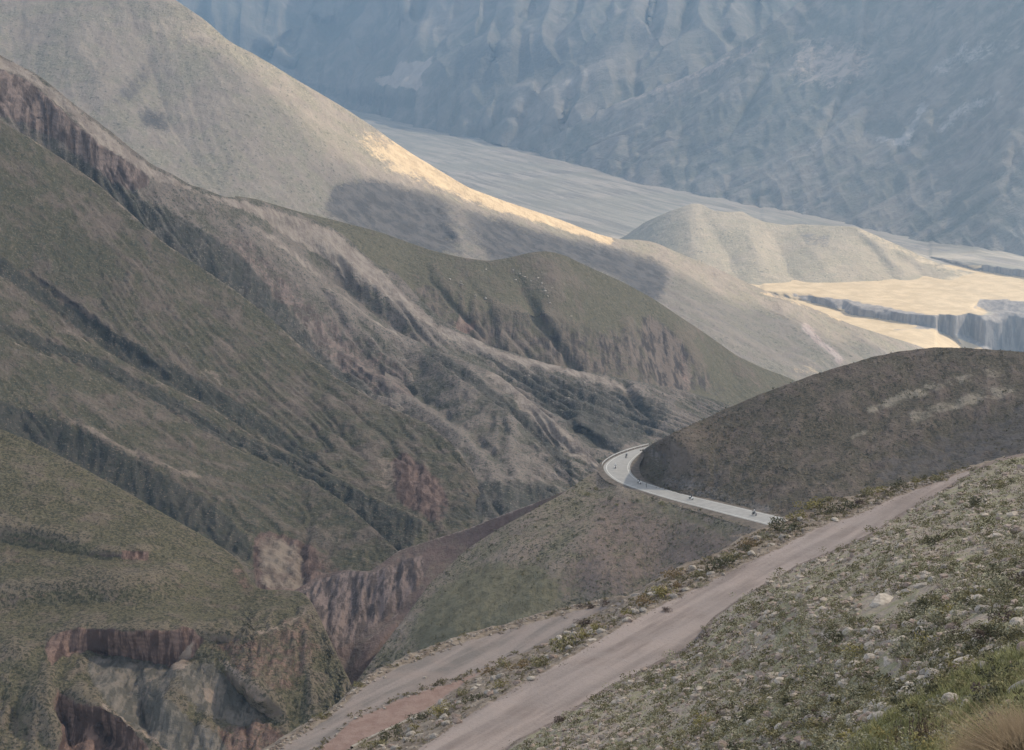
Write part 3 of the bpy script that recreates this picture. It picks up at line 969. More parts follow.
def spur(x0, x1, top, bot, off, masks, seed, rill, name='hillside', mix=1.2, back_slope=0.9, back_len=0.05, mat=None):
    S = Sheet(x0, x1, top, bot, BASE, lines_side, soft=1.0, top_sig=2.0, mix_lines=mix, off=off)
    for ch, kind, pts_, w, amt in masks:  # thin pale top edges are painted highlights; dark flanks partly painted shade
        S.mask(ch, (poly_mask if kind == PL else line_mask)(S.f, pts_, w), amt)
    S.rough(55, 2.0, 4, seed=seed, keep=0.5)
    S.rough(24, 1.3, 4, seed=seed + 1, ridged=True, keep=0.5)
    S.erode(6.0 * rill, 2.4, 5, 0.78)
    S.erode(1.6 * rill, 2.0, 2, 0.6)
    S.rough(12, 3.6, 3, seed=seed + 2, ridged=True, squash_z=0.15, mask=np.clip(S.M[..., 0] * 0.8 + S.M[..., 2], 0, 1))
    S.rough(14, 1.1, 4, seed=seed + 3, keep=0.6)
    S.rough(5, 0.6, 3, seed=seed + 4, keep=0.6)
    S.steep()
    S.back(14, back_len, back_slope)
    S.build(name, mat or mat_side)
    return S


# the high ridge with the red cliff, behind the other spurs
Hs = spur(-80, 750, CREST, [(-20, 300), (100, 360), (200, 470), (330, 600), (400, 600), (500, 560), (600, 520), (660, 490), (750, 470)], None, [
    (0, PL, [(-10, 66), (10, 72), (35, 84), (62, 107), (88, 132), (105, 146), (118, 150), (140, 163), (152, 184), (135, 190), (115, 183), (90, 168), (60, 140), (30, 122), (-10, 108)], 2.5, 1.0),
    (0, PL, [(190, 215), (260, 235), (310, 285), (380, 340), (430, 380), (430, 420), (400, 412), (335, 375), (270, 315), (230, 285)], 10, 0.55),
    (2, PL, [(40, 142), (75, 150), (120, 185), (180, 212), (240, 250), (290, 305), (330, 350), (400, 405), (335, 382), (300, 350), (230, 292), (160, 245), (105, 195), (75, 172)], 5, 0.8),  # darker flank: scrub plus shade put into the colour
    (1, PL, [(-10, 52), (20, 64), (60, 95), (110, 135), (150, 166), (200, 192), (256, 204), (330, 228), (380, 268), (440, 322), (500, 350), (620, 381), (735, 407),
             (620, 386), (500, 358), (440, 332), (370, 285), (256, 215), (150, 178), (100, 143), (60, 104), (20, 74), (-10, 64)], 2.0, 0.8),
    (1, LN, [(440, 352), (480, 366), (510, 385)], 5, 0.45), (1, LN, [(256, 226), (300, 254), (340, 292), (400, 335), (440, 352)], 4, 0.6),
    (1, LN, [(555, 412), (575, 424), (605, 437), (628, 448)], 3, 0.45),
    (2, PL, [(500, 358), (600, 382), (660, 396), (680, 410), (640, 445), (600, 455), (560, 425), (530, 395)], 5, 0.62)], 71, 2.1, mix=1.6, back_slope=0.55, back_len=0.08, mat=mat_ridge)
# lower right spurs, one in front of the other
spur(385, 612, [(385, 325), (400, 334), (440, 352), (470, 363), (500, 376), (520, 392), (542, 411), (570, 436), (598, 463), (612, 474)],
     [(385, 500), (500, 560), (612, 520)], [(385, 1.0), (430, -0.4), (470, -2.4), (520, -4.0), (612, -4.4)],
     [(1, LN, [(490, 372), (520, 392), (542, 411), (570, 436), (600, 466)], 7, 0.75), (1, LN, [(520, 400), (550, 430), (575, 455)], 5, 0.4),  # pale band paints the lit crest
      (2, PL, [(430, 345), (480, 378), (520, 405), (556, 440), (580, 470), (575, 480), (548, 452), (508, 411), (470, 385), (430, 355)], 3, 0.75)], 171, 2.2, mix=1.5, mat=mat_ridge)  # dark strip behind the next spur's edge, painted as shade
spur(395, 590, [(395, 338), (430, 356), (470, 386), (508, 412), (530, 433), (548, 452), (575, 481), (590, 500)],
     [(395, 520), (500, 570), (590, 540)], [(395, 1.0), (420, -0.6), (460, -4.4), (510, -7.0), (590, -7.4)],
     [(1, LN, [(480, 393), (508, 413), (548, 453)], 3, 0.4), (2, PL, [(440, 500), (480, 480), (545, 478), (570, 490), (520, 520), (470, 520), (430, 525)], 5, 0.7),
      (0, PL, [(500, 440), (540, 460), (560, 490), (510, 490)], 6, 0.35)], 181, 2.0, mix=1.5, mat=mat_ridge)
# the broad green spur
S1 = spur(-80, 495, R2e, [(-20, 310), (60, 365), (165, 425), (300, 500), (380, 540), (425, 560), (495, 560)], [(-20, -1.0), (60, -1.5), (150, -2.4), (380, -2.8), (430, -3.6), (470, -5.0), (495, -5.2)],
     [(0, PL, [(388, 462), (400, 450), (418, 458), (440, 480), (452, 505), (440, 528), (420, 512), (396, 500)], 4, 0.85),
      (1, PL, [(374, 455), (392, 452), (400, 480), (392, 498), (378, 488)], 4, 0.55),
      (1, LN, R2e, 3.5, 0.5), (1, LN, [(200, 370), (215, 372), (222, 385)], 7, 0.45),  # pale rim along the top edge is a painted highlight
      (2, PL, [(-20, 240), (60, 300), (130, 340), (215, 385), (300, 440), (340, 470), (300, 458), (200, 400), (120, 358), (40, 300), (-20, 265)], 5, 0.9),  # flank above the next edge: dark scrub deepened by painted shade
      (2, PL, [(60, 205), (120, 225), (190, 300), (215, 360), (150, 340), (80, 290), (20, 250)], 12, 0.36),
      (2, PL, [(430, 505), (470, 490), (495, 505), (495, 530), (440, 535)], 5, 0.5), (1, PL, [(85, 225), (110, 235), (105, 262), (88, 255)], 6, 0.42), (1, PL, [(85, 270), (120, 280), (125, 300), (95, 295)], 7, 0.36), (0, PL, [(130, 300), (190, 310), (215, 350), (160, 345)], 10, 0.3)], 191, 0.6)
# the two narrow spurs below it
spur(-80, 428, R3e + [(428, 523)], [(-20, 372), (100, 420), (215, 480), (300, 515), (340, 540), (400, 590), (428, 590)], [(-20, -4.0), (340, -4.6), (428, -6.5)],
     [(1, LN, R3e, 3.0, 0.5), (2, PL, shift(R4e, 10, -14) + shift(R4e, 2, -1)[::-1], 2.5, 0.7), (2, PL, [(330, 482), (345, 486), (380, 503), (425, 522), (410, 548), (395, 552), (362, 522), (338, 500)], 2.5, 0.95),  # painted edge highlight, and shade strip above the next edge
      (1, LN, [(30, 324), (45, 340), (55, 356)], 3, 0.5)], 201, 0.6)
spur(-80, 402, R4e + [(402, 556)], [(-20, 480), (0, 490), (110, 545), (200, 595), (250, 640), (330, 650), (402, 610)], [(-20, -6.5), (300, -7.0), (402, -9.0)],
     [(1, LN, R4e, 3.0, 0.45), (1, LN, [(60, 416), (80, 424), (120, 445), (160, 462), (200, 476)], 5, 0.6),  # top edge carries a painted highlight
      (2, PL, [(-20, 392), (60, 418), (110, 444), (160, 470), (230, 510), (250, 560), (150, 515), (60, 462), (-20, 435)], 5, 0.75),  # flank dark with scrub and painted shade
      (0, PL, [(254, 536), (262, 528), (285, 532), (310, 545), (312, 575), (300, 592), (262, 592), (252, 570)], 4, 0.95),
      (1, PL, [(254, 536), (275, 530), (305, 546), (304, 588), (260, 590)], 4, 0.62),
      (0, PL, [(300, 540), (330, 550), (345, 570), (325, 600), (300, 600)], 5, 0.55), (2, PL, [(215, 530), (250, 530), (256, 560), (240, 560)], 4, 0.6)], 211, 0.75)

# ------------------------------------------------------------------ maroon wall of the ravine
u_cn = 480 / F
mat_maroon = terrain_mat('maroon_wall', u_cn, (0.105, 0.075, 0.068), (0.14, 0.10, 0.09), (0.115, 0.085, 0.075), (0.14, 0.115, 0.095),
                         ((0.08, 0.062, 0.06), (0.16, 0.125, 0.115)),
                         ((0.08, 0.064, 0.06), (0.175, 0.135, 0.123), True), ((0.22, 0.18, 0.16), (0.28, 0.23, 0.2), False),
                         ((0.06, 0.05, 0.05), (0.09, 0.075, 0.07), False), steep=(0.75, 0.95), bump_px=1.2, patch=40)
Cw = Sheet(240, 592, [(240, 610), (275, 600), (300, 588), (320, 575), (345, 570), (370, 572), (398, 551), (430, 541), (470, 528), (500, 516), (535, 503), (570, 489), (600, 478)],
           [(240, 720), (350, 735), (420, 680), (500, 600), (612, 520)],
           [(600, 478, 480), (535, 503, 484), (470, 528, 492), (398, 551, 498), (320, 577, 500), (250, 606, 490), (590, 500, 476), (500, 570, 482), (430, 600, 472),
            (350, 700, 448), (260, 690, 452), (330, 640, 466)],
           [L(-0.5, (322, 580), (350, 576), (372, 576), (400, 566), (425, 556)), L(0.7, (330, 640), (360, 630), (400, 612), (425, 595)),
            L(-0.7, (395, 622), (372, 650), (350, 680)), L(0.7, (360, 640), (345, 668), (335, 690)), L(0.5, (425, 600), (395, 650), (365, 690))], soft=1.0, top_sig=2.0)
Cw.mask(0, poly_mask(Cw.f, [(300, 590), (322, 577), (350, 570), (374, 574), (400, 560), (426, 556), (424, 575), (400, 605), (385, 620), (340, 650), (320, 640), (300, 620)], 3), 0.9)
Cw.mask(1, line_mask(Cw.f, [(398, 551), (430, 541), (470, 528), (500, 516), (535, 503)], 2.0), 0.6)
Cw.mask(1, line_mask(Cw.f, [(405, 604), (385, 625), (358, 650), (345, 660)], 2.5), 0.45)
Cw.rough(30, 1.2, 4, seed=81)
mk = np.clip(Cw.M[..., 0], 0, 1)
Cw.rough(13, 6.0, 3, seed=83, ridged=True, squash_z=0.08, mask=mk)
Cw.erode(1.5, 2.6, 3, 0.7)
Cw.rough(5, 0.5, 3, seed=84)
Cw.steep()
Cw.back(10, 0.05, 0.6)
Cw.build('ravine_wall', mat_maroon)

# ------------------------------------------------------------------ terraces and badlands, lower left
u_ms = 450 / F
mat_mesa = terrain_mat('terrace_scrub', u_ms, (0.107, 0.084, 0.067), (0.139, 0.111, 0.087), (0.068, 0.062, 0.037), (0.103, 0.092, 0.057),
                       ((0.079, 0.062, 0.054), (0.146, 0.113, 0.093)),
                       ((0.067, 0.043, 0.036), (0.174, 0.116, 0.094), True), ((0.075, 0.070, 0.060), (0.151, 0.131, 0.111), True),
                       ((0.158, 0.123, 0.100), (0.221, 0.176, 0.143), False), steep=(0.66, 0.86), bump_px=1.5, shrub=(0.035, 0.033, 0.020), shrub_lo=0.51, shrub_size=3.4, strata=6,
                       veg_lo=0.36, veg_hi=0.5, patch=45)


def mesa_lines():
    out = []
    out += [L(-0.6, (-80, 516), (30, 527), (90, 540), (140, 553)), L(0.55, (-80, 536), (30, 547), (90, 557), (140, 562))]
    out += [L(-0.6, (85, 552), (115, 549), (160, 552)), L(0.6, (85, 561), (115, 560), (160, 563))]
    out += [L(-0.55, (-80, 588), (80, 580), (150, 575), (200, 572), (216, 590)), L(0.6, (-80, 612), (80, 605), (160, 601), (212, 598))]
    # the mesa rim and the foot of its cliff
    out += [L(-1.2, (45, 645), (52, 636), (70, 630), (92, 627), (130, 630), (165, 631), (190, 628), (225, 634), (255, 636), (285, 622), (300, 612))]
    out += [L(1.3, (48, 668), (70, 655), (95, 652), (130, 660), (165, 668), (185, 664), (215, 660))]
    out += [L(-0.9, (215, 645), (250, 642), (290, 622), (305, 612), (318, 622), (335, 655), (352, 690), (358, 720))]
    out += [L(0.8, (222, 672), (240, 690), (262, 712), (285, 740))]
    out += [L(-0.9, (222, 664), (245, 682), (268, 700), (290, 715))]
    out += [L(-0.7, (182, 668), (175, 690), (165, 710), (178, 740))]
    out += [L(0.8, (150, 690), (140, 712), (150, 740)), L(0.6, (205, 690), (220, 715), (240, 745))]
    out += [L(-0.8, (48, 680), (70, 694), (100, 706), (125, 722), (150, 740), (168, 756)), L(1.3, (55, 700), (62, 725), (70, 750), (90, 760)), L(1.1, (90, 715), (110, 735), (130, 755))]
    out += [L(-0.7, (45, 650), (48, 690), (52, 720), (60, 752)), L(0.4, (0, 690), (20, 720), (40, 750))]
    out += [L(-0.4, (0, 640), (25, 655), (40, 660))]
    return out


Ms = Sheet(-80, 385, [(-80, 396), (-20, 420), (0, 429), (30, 441), (60, 456), (110, 483), (150, 506), (200, 535), (225, 550), (240, 562), (250, 580), (258, 590), (280, 591), (300, 592), (310, 600), (320, 620),
                      (333, 648), (350, 684), (362, 715), (385, 745)],
           [(-80, 800), (-20, 790), (385, 800)],
           [(-20, 425, 545), (110, 483, 530), (200, 535, 512), (250, 578, 492), (300, 592, 478), (350, 684, 430), (385, 745, 405), (0, 560, 480), (150, 600, 458),
            (0, 640, 442), (150, 628, 448), (270, 622, 455), (150, 700, 424), (270, 720, 416), (0, 760, 404), (150, 770, 404), (330, 770, 402), (240, 660, 436)],
           mesa_lines(), soft=0.9, top_sig=2.0, mix_lines=1.7)
f = Ms.f
cl1 = poly_mask(f, [(45, 648), (52, 637), (70, 631), (92, 628), (130, 631), (165, 632), (190, 629), (205, 640), (196, 655), (178, 672), (165, 668), (130, 660), (92, 655), (62, 660), (50, 672)], 1.6)
Ms.mask(0, cl1, 1.0)
Ms.mask(0, poly_mask(f, [(205, 634), (240, 636), (262, 634), (300, 612), (315, 622), (325, 650), (300, 690), (270, 700), (240, 680), (215, 655)], 4), 0.5)
Ms.mask(0, poly_mask(f, [(52, 690), (75, 698), (102, 708), (128, 725), (148, 745), (150, 775), (60, 775)], 2.5), 0.95)
Ms.mask(0, poly_mask(f, [(122, 550), (150, 552), (150, 561), (120, 561)], 1.5), 0.9)
Ms.mask(0, poly_mask(f, [(215, 730), (260, 725), (300, 735), (290, 775), (210, 775)], 5), 0.6)
Ms.mask(0, poly_mask(f, [(235, 560), (250, 575), (258, 595), (240, 592), (228, 570)], 3), 0.5)
for tl in ([(-10, 536), (30, 540), (70, 550)], [(0, 600), (80, 594), (150, 588), (210, 586)], [(10, 560), (60, 566), (120, 572)]):
    Ms.mask(0, line_mask(f, tl, 4.5), 0.42)
Ms.mask(1, poly_mask(f, [(90, 656), (165, 668), (180, 672), (165, 700), (180, 715), (230, 750), (230, 775), (180, 775), (150, 740), (120, 715), (95, 695), (85, 670)], 4), 0.9)
Ms.mask(1, poly_mask(f, [(180, 668), (215, 664), (240, 690), (265, 715), (250, 735), (200, 720), (175, 695)], 4), 0.7)
Ms.mask(2, poly_mask(f, [(170, 668), (185, 650), (195, 640), (192, 664), (180, 680)], 2), 0.8)
Ms.mask(2, line_mask(f, [(102, 704), (125, 720), (150, 740), (168, 756)], 2.2), 0.8)
Ms.mask(2, line_mask(f, [(222, 662), (245, 681), (266, 698)], 4), 0.6)
Ms.mask(2, line_mask(f, [(210, 640), (250, 641), (290, 626), (305, 615)], 2.5), 0.7)
Ms.mask(2, line_mask(f, [(300, 600), (318, 630), (340, 672)], 3.5), 0.4)
Ms.mask(2, poly_mask(f, [(120, 680), (160, 675), (165, 700), (140, 705)], 5), 0.4)
Ms.mask(2, poly_mask(f, [(198, 690), (215, 690), (218, 708), (205, 708)], 3), 0.7)
Ms.rough(40, 2.2, 4, seed=91)
Ms.rough(17, 1.6, 4, seed=92, ridged=True)
lowm = np.clip(Ms.f.at(Ms.px, Ms.py, poly_mask(f, [(-20, 690), (45, 690), (60, 640), (200, 632), (305, 606), (400, 760), (380, 790), (-20, 790)], 8)), 0, 1)
Ms.erode(2.2, 2.5, 4, 0.75, mask=0.35 + 0.65 * lowm)
Ms.rough(34, 7.0, 4, seed=95, ridged=True, squash_z=0.3, mask=lowm)
Ms.rough(13, 4.5, 3, seed=93, ridged=True, squash_z=0.12, mask=np.clip(lowm * 0.6 + Ms.M[..., 0] * 0.6, 0, 1))
Ms.rough(4.5, 0.6, 3, seed=94)
Ms.steep()
Ms.back(10, 0.07, 0.5)
Ms.build('terrace', mat_mesa)

# ------------------------------------------------------------------ spur below the paved road
u_sp = 430 / F
mat_spur = terrain_mat('spur_scrub', u_sp, (0.157, 0.127, 0.105), (0.196, 0.160, 0.132), (0.113, 0.102, 0.069), (0.152, 0.138, 0.096),
                       (ROCK, (0.167, 0.136, 0.117)),
                       ((0.132, 0.099, 0.083), (0.171, 0.133, 0.113), False), ((0.106, 0.096, 0.063), (0.139, 0.127, 0.086), False),
                       ((0.186, 0.155, 0.126), (0.235, 0.197, 0.162), False), steep=(0.72, 0.9), bump_px=1.3, shrub=(0.044, 0.042, 0.027), shrub_lo=0.565, shrub_size=3.4, patch=45)
ROAD_O = [(651, 445.6, -126), (632, 450.6, -125), (615, 457, -124), (605, 464, -123.3), (604, 470, -122.8), (610, 477, -122.3), (622, 484, -122), (645, 492, -121.5),
          (672, 500, -121), (700, 507.5, -120.5), (742, 518.5, -119.7), (795, 532, -118.7), (855, 547, -117.8)]
ROAD_I = [(653, 446, -126), (643, 451.5, -125), (635, 458.5, -124), (630.5, 465, -123.3), (631, 472, -122.8), (636, 478, -122.3), (645, 482.5, -122), (660, 487.5, -121.5),
          (680, 493.5, -121), (705, 499.5, -120.5), (754, 511, -119.7), (805, 523, -118.7), (865, 537, -117.8)]
ROAD_S = [(649, 444.8, -126.1), (629, 449.3, -125.1), (611, 455.5, -124.1), (600, 463, -123.4), (597.5, 470, -123), (604, 479.5, -122.5), (617, 486, -122.2), (640, 494.5, -121.7),
          (668, 503.5, -121.2), (697, 512, -120.7), (740, 525, -119.9), (795, 541, -118.9), (855, 557, -118.0)]
Sp = Sheet(325, 820, [(325, 725), (350, 690), (380, 650), (410, 611), (430, 583), (470, 547), (500, 528), (530, 512), (560, 495), (585, 478), (597, 470), (603, 478),
                      (617, 484.6), (640, 492.9), (668, 501.8), (697, 510.3), (740, 523.2), (795, 539.2), (820, 547)],
           [(325, 760), (400, 735), (520, 680), (620, 655), (700, 620), (820, 585)],
           [(350, 690, 432), (380, 650, 440), (410, 611, 447), (430, 583, 454), (470, 547, 461), (530, 512, 464), (597, 470, float(dz(597, 470, -123.1))),
            (617, 485, float(dz(0, 485, -122.12))), (668, 502.5, float(dz(0, 502.5, -121.12))), (740, 524, float(dz(0, 524, -119.82))), (815, 546, float(dz(0, 546, -118.8))),
            (450, 620, 431), (500, 600, 429), (500, 650, 418), (600, 560, 428), (600, 600, 421), (650, 560, 427), (650, 620, 413), (742, 565, 409), (810, 580, 400), (400, 700, 420)],
           [L(0.3, (500, 540), (470, 580), (430, 620), (400, 665)), L(-0.35, (560, 500), (520, 540), (480, 590), (440, 650)),
            L(0.35, (600, 490), (565, 530), (530, 570), (500, 610), (470, 650)), L(-0.3, (620, 500), (590, 530), (560, 560), (520, 610), (500, 640)),
            L(0.3, (650, 510), (610, 540), (570, 580), (540, 620)), L(-0.25, (680, 520), (640, 550), (600, 585), (570, 610)), L(0.25, (710, 530), (660, 560), (620, 590))],
           soft=2.0, top_sig=1.2)
f = Sp.f
Sp.mask(0, poly_mask(f, [(600, 480), (700, 520), (780, 540), (720, 575), (640, 600), (560, 605), (545, 580), (580, 530)], 10), 0.55)
Sp.mask(0, poly_mask(f, [(530, 512), (598, 472), (580, 500), (540, 530)], 5), 0.3)
Sp.mask(1, poly_mask(f, [(430, 590), (470, 560), (540, 560), (570, 590), (545, 620), (460, 650), (400, 665), (412, 620)], 9), 0.75)
Sp.mask(1, line_mask(f, [(630, 498), (668, 510), (700, 522), (720, 532)], 5), 0.5)
Sp.mask(2, line_mask(f, [(520, 570), (555, 530), (585, 510)], 3), 0.4)
Sp.mask(2, line_mask(f, [(412, 612), (400, 630), (385, 650)], 2.5), 0.6)
Sp.mask(2, line_mask(f, [(598, 472), (617, 487), (658, 500), (707, 515), (742, 527)], 3), 0.5)
Sp.rough(40, 1.6, 4, seed=101)
Sp.rough(18, 1.1, 4, seed=102, ridged=True)
Sp.erode(3.0, 2.3, 4, 0.76)
Sp.rough(5, 0.5, 3, seed=103)
Sp.steep()
Sp.back(10, 0.03, 1.2)
Sp.build('spur', mat_spur)

# ------------------------------------------------------------------ dark hill beside the road
u_dk = 460 / F
mat_dark = terrain_mat('dark_hill', u_dk, (0.085, 0.067, 0.057), (0.122, 0.098, 0.083), (0.062, 0.054, 0.040), (0.093, 0.081, 0.061),
                       ((0.079, 0.071, 0.068), (0.139, 0.123, 0.116)),
                       ((0.159, 0.141, 0.112), (0.205, 0.182, 0.147), False), ((0.058, 0.053, 0.051), (0.083, 0.075, 0.072), False),
                       ((0.093, 0.089, 0.086), (0.159, 0.145, 0.140), True), steep=(0.7, 0.9), bump_px=1.3, shrub=(0.032, 0.030, 0.023), shrub_lo=0.56, shrub_size=3.2, patch=40,
                       veg_lo=0.38, veg_hi=0.55)
Dk = Sheet(628.5, 1330, [(628.5, 467), (631, 464), (636, 457.5), (643, 450.5), (650, 445.5), (660, 440), (674, 433), (700, 421.5), (735, 405.5), (765, 393), (797, 381.5),
                         (820, 373), (845, 365), (870, 357.5), (893, 352.5), (915, 349.5), (934, 348), (970, 348.5), (1000, 350), (1024, 351.5), (1070, 356), (1200, 372), (1330, 392)],
           [(628.5, 475), (636, 480), (645, 484.5), (660, 489.5), (680, 495.5), (705, 501.5), (754, 513), (800, 528), (850, 532), (900, 525), (950, 515), (1070, 500), (1330, 480)],
           [(629, 469, float(dz(0, 469, -123.3))), (643, 451, float(dz(0, 451, -125.2))), (645, 484, float(dz(0, 484, -122.4))), (700, 500, float(dz(0, 500, -121))),
            (760, 514, float(dz(0, 514, -119.9))), (820, 530, 414), (900, 525, 410), (1060, 500, 408), (660, 440, 468), (700, 421, 472), (765, 393, 476), (845, 365, 482),
            (934, 348, 488), (1060, 355, 485), (1320, 392, 470), (1320, 480, 410), (760, 450, 455), (860, 440, 456), (960, 430, 456)],
           [L(-0.4, (1040, 375), (980, 400), (920, 425), (860, 450), (800, 490)), L(0.4, (1040, 400), (980, 420), (900, 455), (840, 490)),
            L(0.35, (960, 365), (900, 395), (850, 420), (780, 460), (740, 490)), L(-0.35, (920, 360), (870, 385), (820, 410), (760, 445), (700, 480)),
            L(0.3, (860, 365), (800, 400), (740, 435), (690, 465))], soft=2.5, top_sig=1.5)
f = Dk.f
Dk.mask(0, line_mask(f, [(1010, 388), (985, 396), (960, 402), (935, 409), (912, 416)], 9), 0.55)
Dk.mask(0, line_mask(f, [(918, 392), (895, 400), (868, 412)], 9), 0.55)
Dk.mask(0, line_mask(f, [(864, 432), (853, 437)], 5), 0.6)
Dk.mask(0, line_mask(f, [(1000, 370), (970, 376), (930, 388)], 9), 0.45)
Dk.mask(1, poly_mask(f, [(1060, 385), (1000, 405), (930, 430), (860, 460), (870, 490), (1060, 470)], 10), 0.55)
Dk.mask(2, poly_mask(f, [(655, 475), (680, 470), (740, 490), (780, 505), (770, 520), (700, 500), (660, 488)], 4), 0.5)
Dk.mask(1, poly_mask(f, [(632, 464), (650, 455), (655, 478), (640, 480)], 4), 0.3)
Dk.rough(45, 2.2, 4, seed=111, keep=0.6)
Dk.rough(20, 1.4, 4, seed=112, ridged=True, keep=0.5)
Dk.erode(3.2, 2.4, 5, 0.78)
Dk.rough(6, 0.8, 3, seed=113, keep=0.8)
Dk.steep()
Dk.back(12, 0.10, 0.5)
Dk.build('hill', mat_dark)

# ------------------------------------------------------------------ paved road
mat_asphalt = plain_mat('sunbleached_asphalt', (0.255, 0.25, 0.24), (0.30, 0.295, 0.285), 1.6, 0.85, 0.3)
mat_shoulder = plain_mat('shoulder_gravel', (0.095, 0.08, 0.068), (0.15, 0.128, 0.108), 1.2, 0.95, 0.1)
mat_paint = plain_mat('road_paint', (0.5, 0.5, 0.48), (0.6, 0.6, 0.58), 0.6, 0.7, 0.3)


def dense(keys, n):
    k = np.array(keys, float)
    P = pt(k[:, 0], k[:, 1], dz(k[:, 0], k[:, 1], k[:, 2]))
    t = np.linspace(0, len(P) - 1, n)
    i = np.clip(t.astype(int), 0, len(P) - 2)
    s = (t - i)[:, None]
    p0, p1, p2, p3 = P[np.maximum(i - 1, 0)], P[i], P[i + 1], P[np.minimum(i + 2, len(P) - 1)]
    return 0.5 * (2 * p1 + (p2 - p0) * s + (2 * p0 - 5 * p1 + 4 * p2 - p3) * s ** 2 + (3 * p1 - p0 - 3 * p2 + p3) * s ** 3)


RO, RI, RS = dense(ROAD_O, 160), dense(ROAD_I, 160), dense(ROAD_S, 160)


def ribbon(name, A, B, n, mat, lift=0.0, crown=0.0):
    t = np.linspace(0, 1, n)[None, :, None]
    P = A[:, None] * (1 - t) + B[:, None] * t
    P[..., 2] += lift + crown * (1 - (2 * t[..., 0] - 1) ** 2)
    o = link(name, grid_mesh(name, P), mat)
    o['kind'] = 'structure'
    return o


ribbon('paved_road', RO, RI, 9, mat_asphalt, 0.05, 0.05)
ribbon('road_shoulder', RS, RO, 5, mat_shoulder, 0.02)
RIin = RI + (RI - RO) * 0.35
RIin[:, 2] -= 0.25
ribbon('road_shoulder', RI, RIin, 4, mat_shoulder, 0.03)
ribbon('road_marking', RO + (RI - RO) * 0.10, RO + (RI - RO) * 0.122, 2, mat_paint, 0.085)
ribbon('road_marking', RO + (RI - RO) * 0.90, RO + (RI - RO) * 0.92, 2, mat_paint, 0.085)

# ------------------------------------------------------------------ bench: dirt road, rocky verge, lower gravel track
l0 = [(240, 770), (268, 749), (300, 729), (329, 712), (356, 687), (376, 672), (406, 657), (444, 642), (476, 632), (512, 622), (562, 608), (600, 599.5), (625, 597), (640, 590),
      (667, 572), (697, 560), (718, 553), (741, 537), (773, 523), (794, 515), (816, 505), (851, 496), (903, 484), (938, 475), (981, 463), (1010, 455)]
l1 = [(240, 812), (300, 778), (351, 749), (386, 732), (419, 715), (446, 697), (471, 679), (506, 662), (549, 642), (580, 622), (607, 609), (625, 599), (640, 592.5),
      (667, 574), (697, 562), (718, 555), (741, 539), (773, 525), (794, 517), (816, 507), (851, 498), (903, 485.5), (938, 476), (981, 464), (1010, 456)]
l2 = [(240, 850), (350, 788), (416, 749), (471, 712), (512, 688), (562, 660), (617, 627), (662, 603), (705, 583), (742, 564), (787, 542), (813, 528), (865, 510.5), (893, 496.5),
      (928, 484), (960, 472), (981, 464.5), (1010, 457)]
l3 = [(240, 920), (420, 812), (512, 747), (560, 722), (587, 702), (632, 680), (674, 656), (687, 651), (705, 641), (708, 628), (729, 610), (766, 586.5), (797, 569), (865, 540),
      (900, 518), (934, 497), (985, 467), (1010, 460)]


def bench_depth(px, py):
    x = px[0]
    a, b, c, e = (curve(l_, x, 1.5) for l_ in (l0, l1, l2, l3))
    e = e + 26
    b = np.maximum(b, a + 0.5)
    c = np.maximum(c, b + 1.0)
    e = np.maximum(e, c + 2.0)
    zlow = np.interp(x, [240, 500, 600, 625, 670, 1010], [-39.5, -39.3, -38.5, -37.3, -36.0, -35.6])
    zroad = np.full_like(x, -35.0)
    dA, dB, dC, dE = dz(0, a, zlow - 0.2), dz(0, b, zlow), dz(0, c, zroad), dz(0, e, zroad)
    out = np.zeros_like(px)
    for j in range(len(x)):
        yk = [a[j], b[j], c[j], e[j], e[j] + 60]
        zk = [zlow[j] - 0.2, zlow[j], zroad[j], zroad[j], zroad[j] - 1.0]
        dk = [dA[j], dB[j], dC[j], dE[j], dE[j] * 0.93]
        inb = np.interp(py[:, j], yk[1:3], dk[1:3])                                   # straight slope on the verge
        zz = np.interp(py[:, j], yk, zk)
        flat = dz(0, py[:, j], zz)
        out[:, j] = np.where((py[:, j] > b[j]) & (py[:, j] < c[j]), inb, flat)
    return out


u_b = 105 / F
t = NT('track_and_verge')
co = t.coords()
at = t.n('ShaderNodeAttribute', attribute_name='mask')
sep = t.n('ShaderNodeSeparateColor')
t.l(at.outputs['Color'], sep.inputs[0])
nb_, nm_, nf_ = t.noise(co, 4.0, 5, 0.6, 0.5), t.noise(co, 0.7, 5, 0.65), t.noise(co, 0.12, 3, 0.6)
along = t.coords((1, 1, 1))
mr = t.n('ShaderNodeMapping')
mr.inputs['Rotation'].default_value = (0, 0, math.radians(-56))
t.l(co, mr.inputs['Vector'])
mp = t.n('ShaderNodeMapping')
mp.inputs['Scale'].default_value = (0.09, 1.0, 1.0)
t.l(mr.outputs[0], mp.inputs['Vector'])
nst = t.noise(mp.outputs['Vector'], 0.9, 4, 0.6)
verge = t.mix(t.ramp(nm_, 0.38, 0.62), (0.13, 0.105, 0.086), (0.225, 0.19, 0.155))
road_c = t.mix(t.ramp(nst, 0.36, 0.64), (0.165, 0.138, 0.13), (0.265, 0.225, 0.21))
road_c = t.mix(t.math('MULTIPLY', t.ramp(nb_, 0.4, 0.65), 0.5), road_c, (0.235, 0.208, 0.20))
low_c = t.mix(t.ramp(nst, 0.38, 0.62), (0.145, 0.132, 0.126), (0.22, 0.19, 0.178))
low_c = t.mix(t.math('MULTIPLY', t.ramp(nb_, 0.42, 0.62), 0.55), low_c, (0.225, 0.185, 0.168))
red_c = t.mix(t.ramp(nm_, 0.35, 0.65), (0.185, 0.128, 0.112), (0.225, 0.165, 0.145))
brk = t.math('MULTIPLY', t.math('SUBTRACT', nm_, 0.5), 0.8)
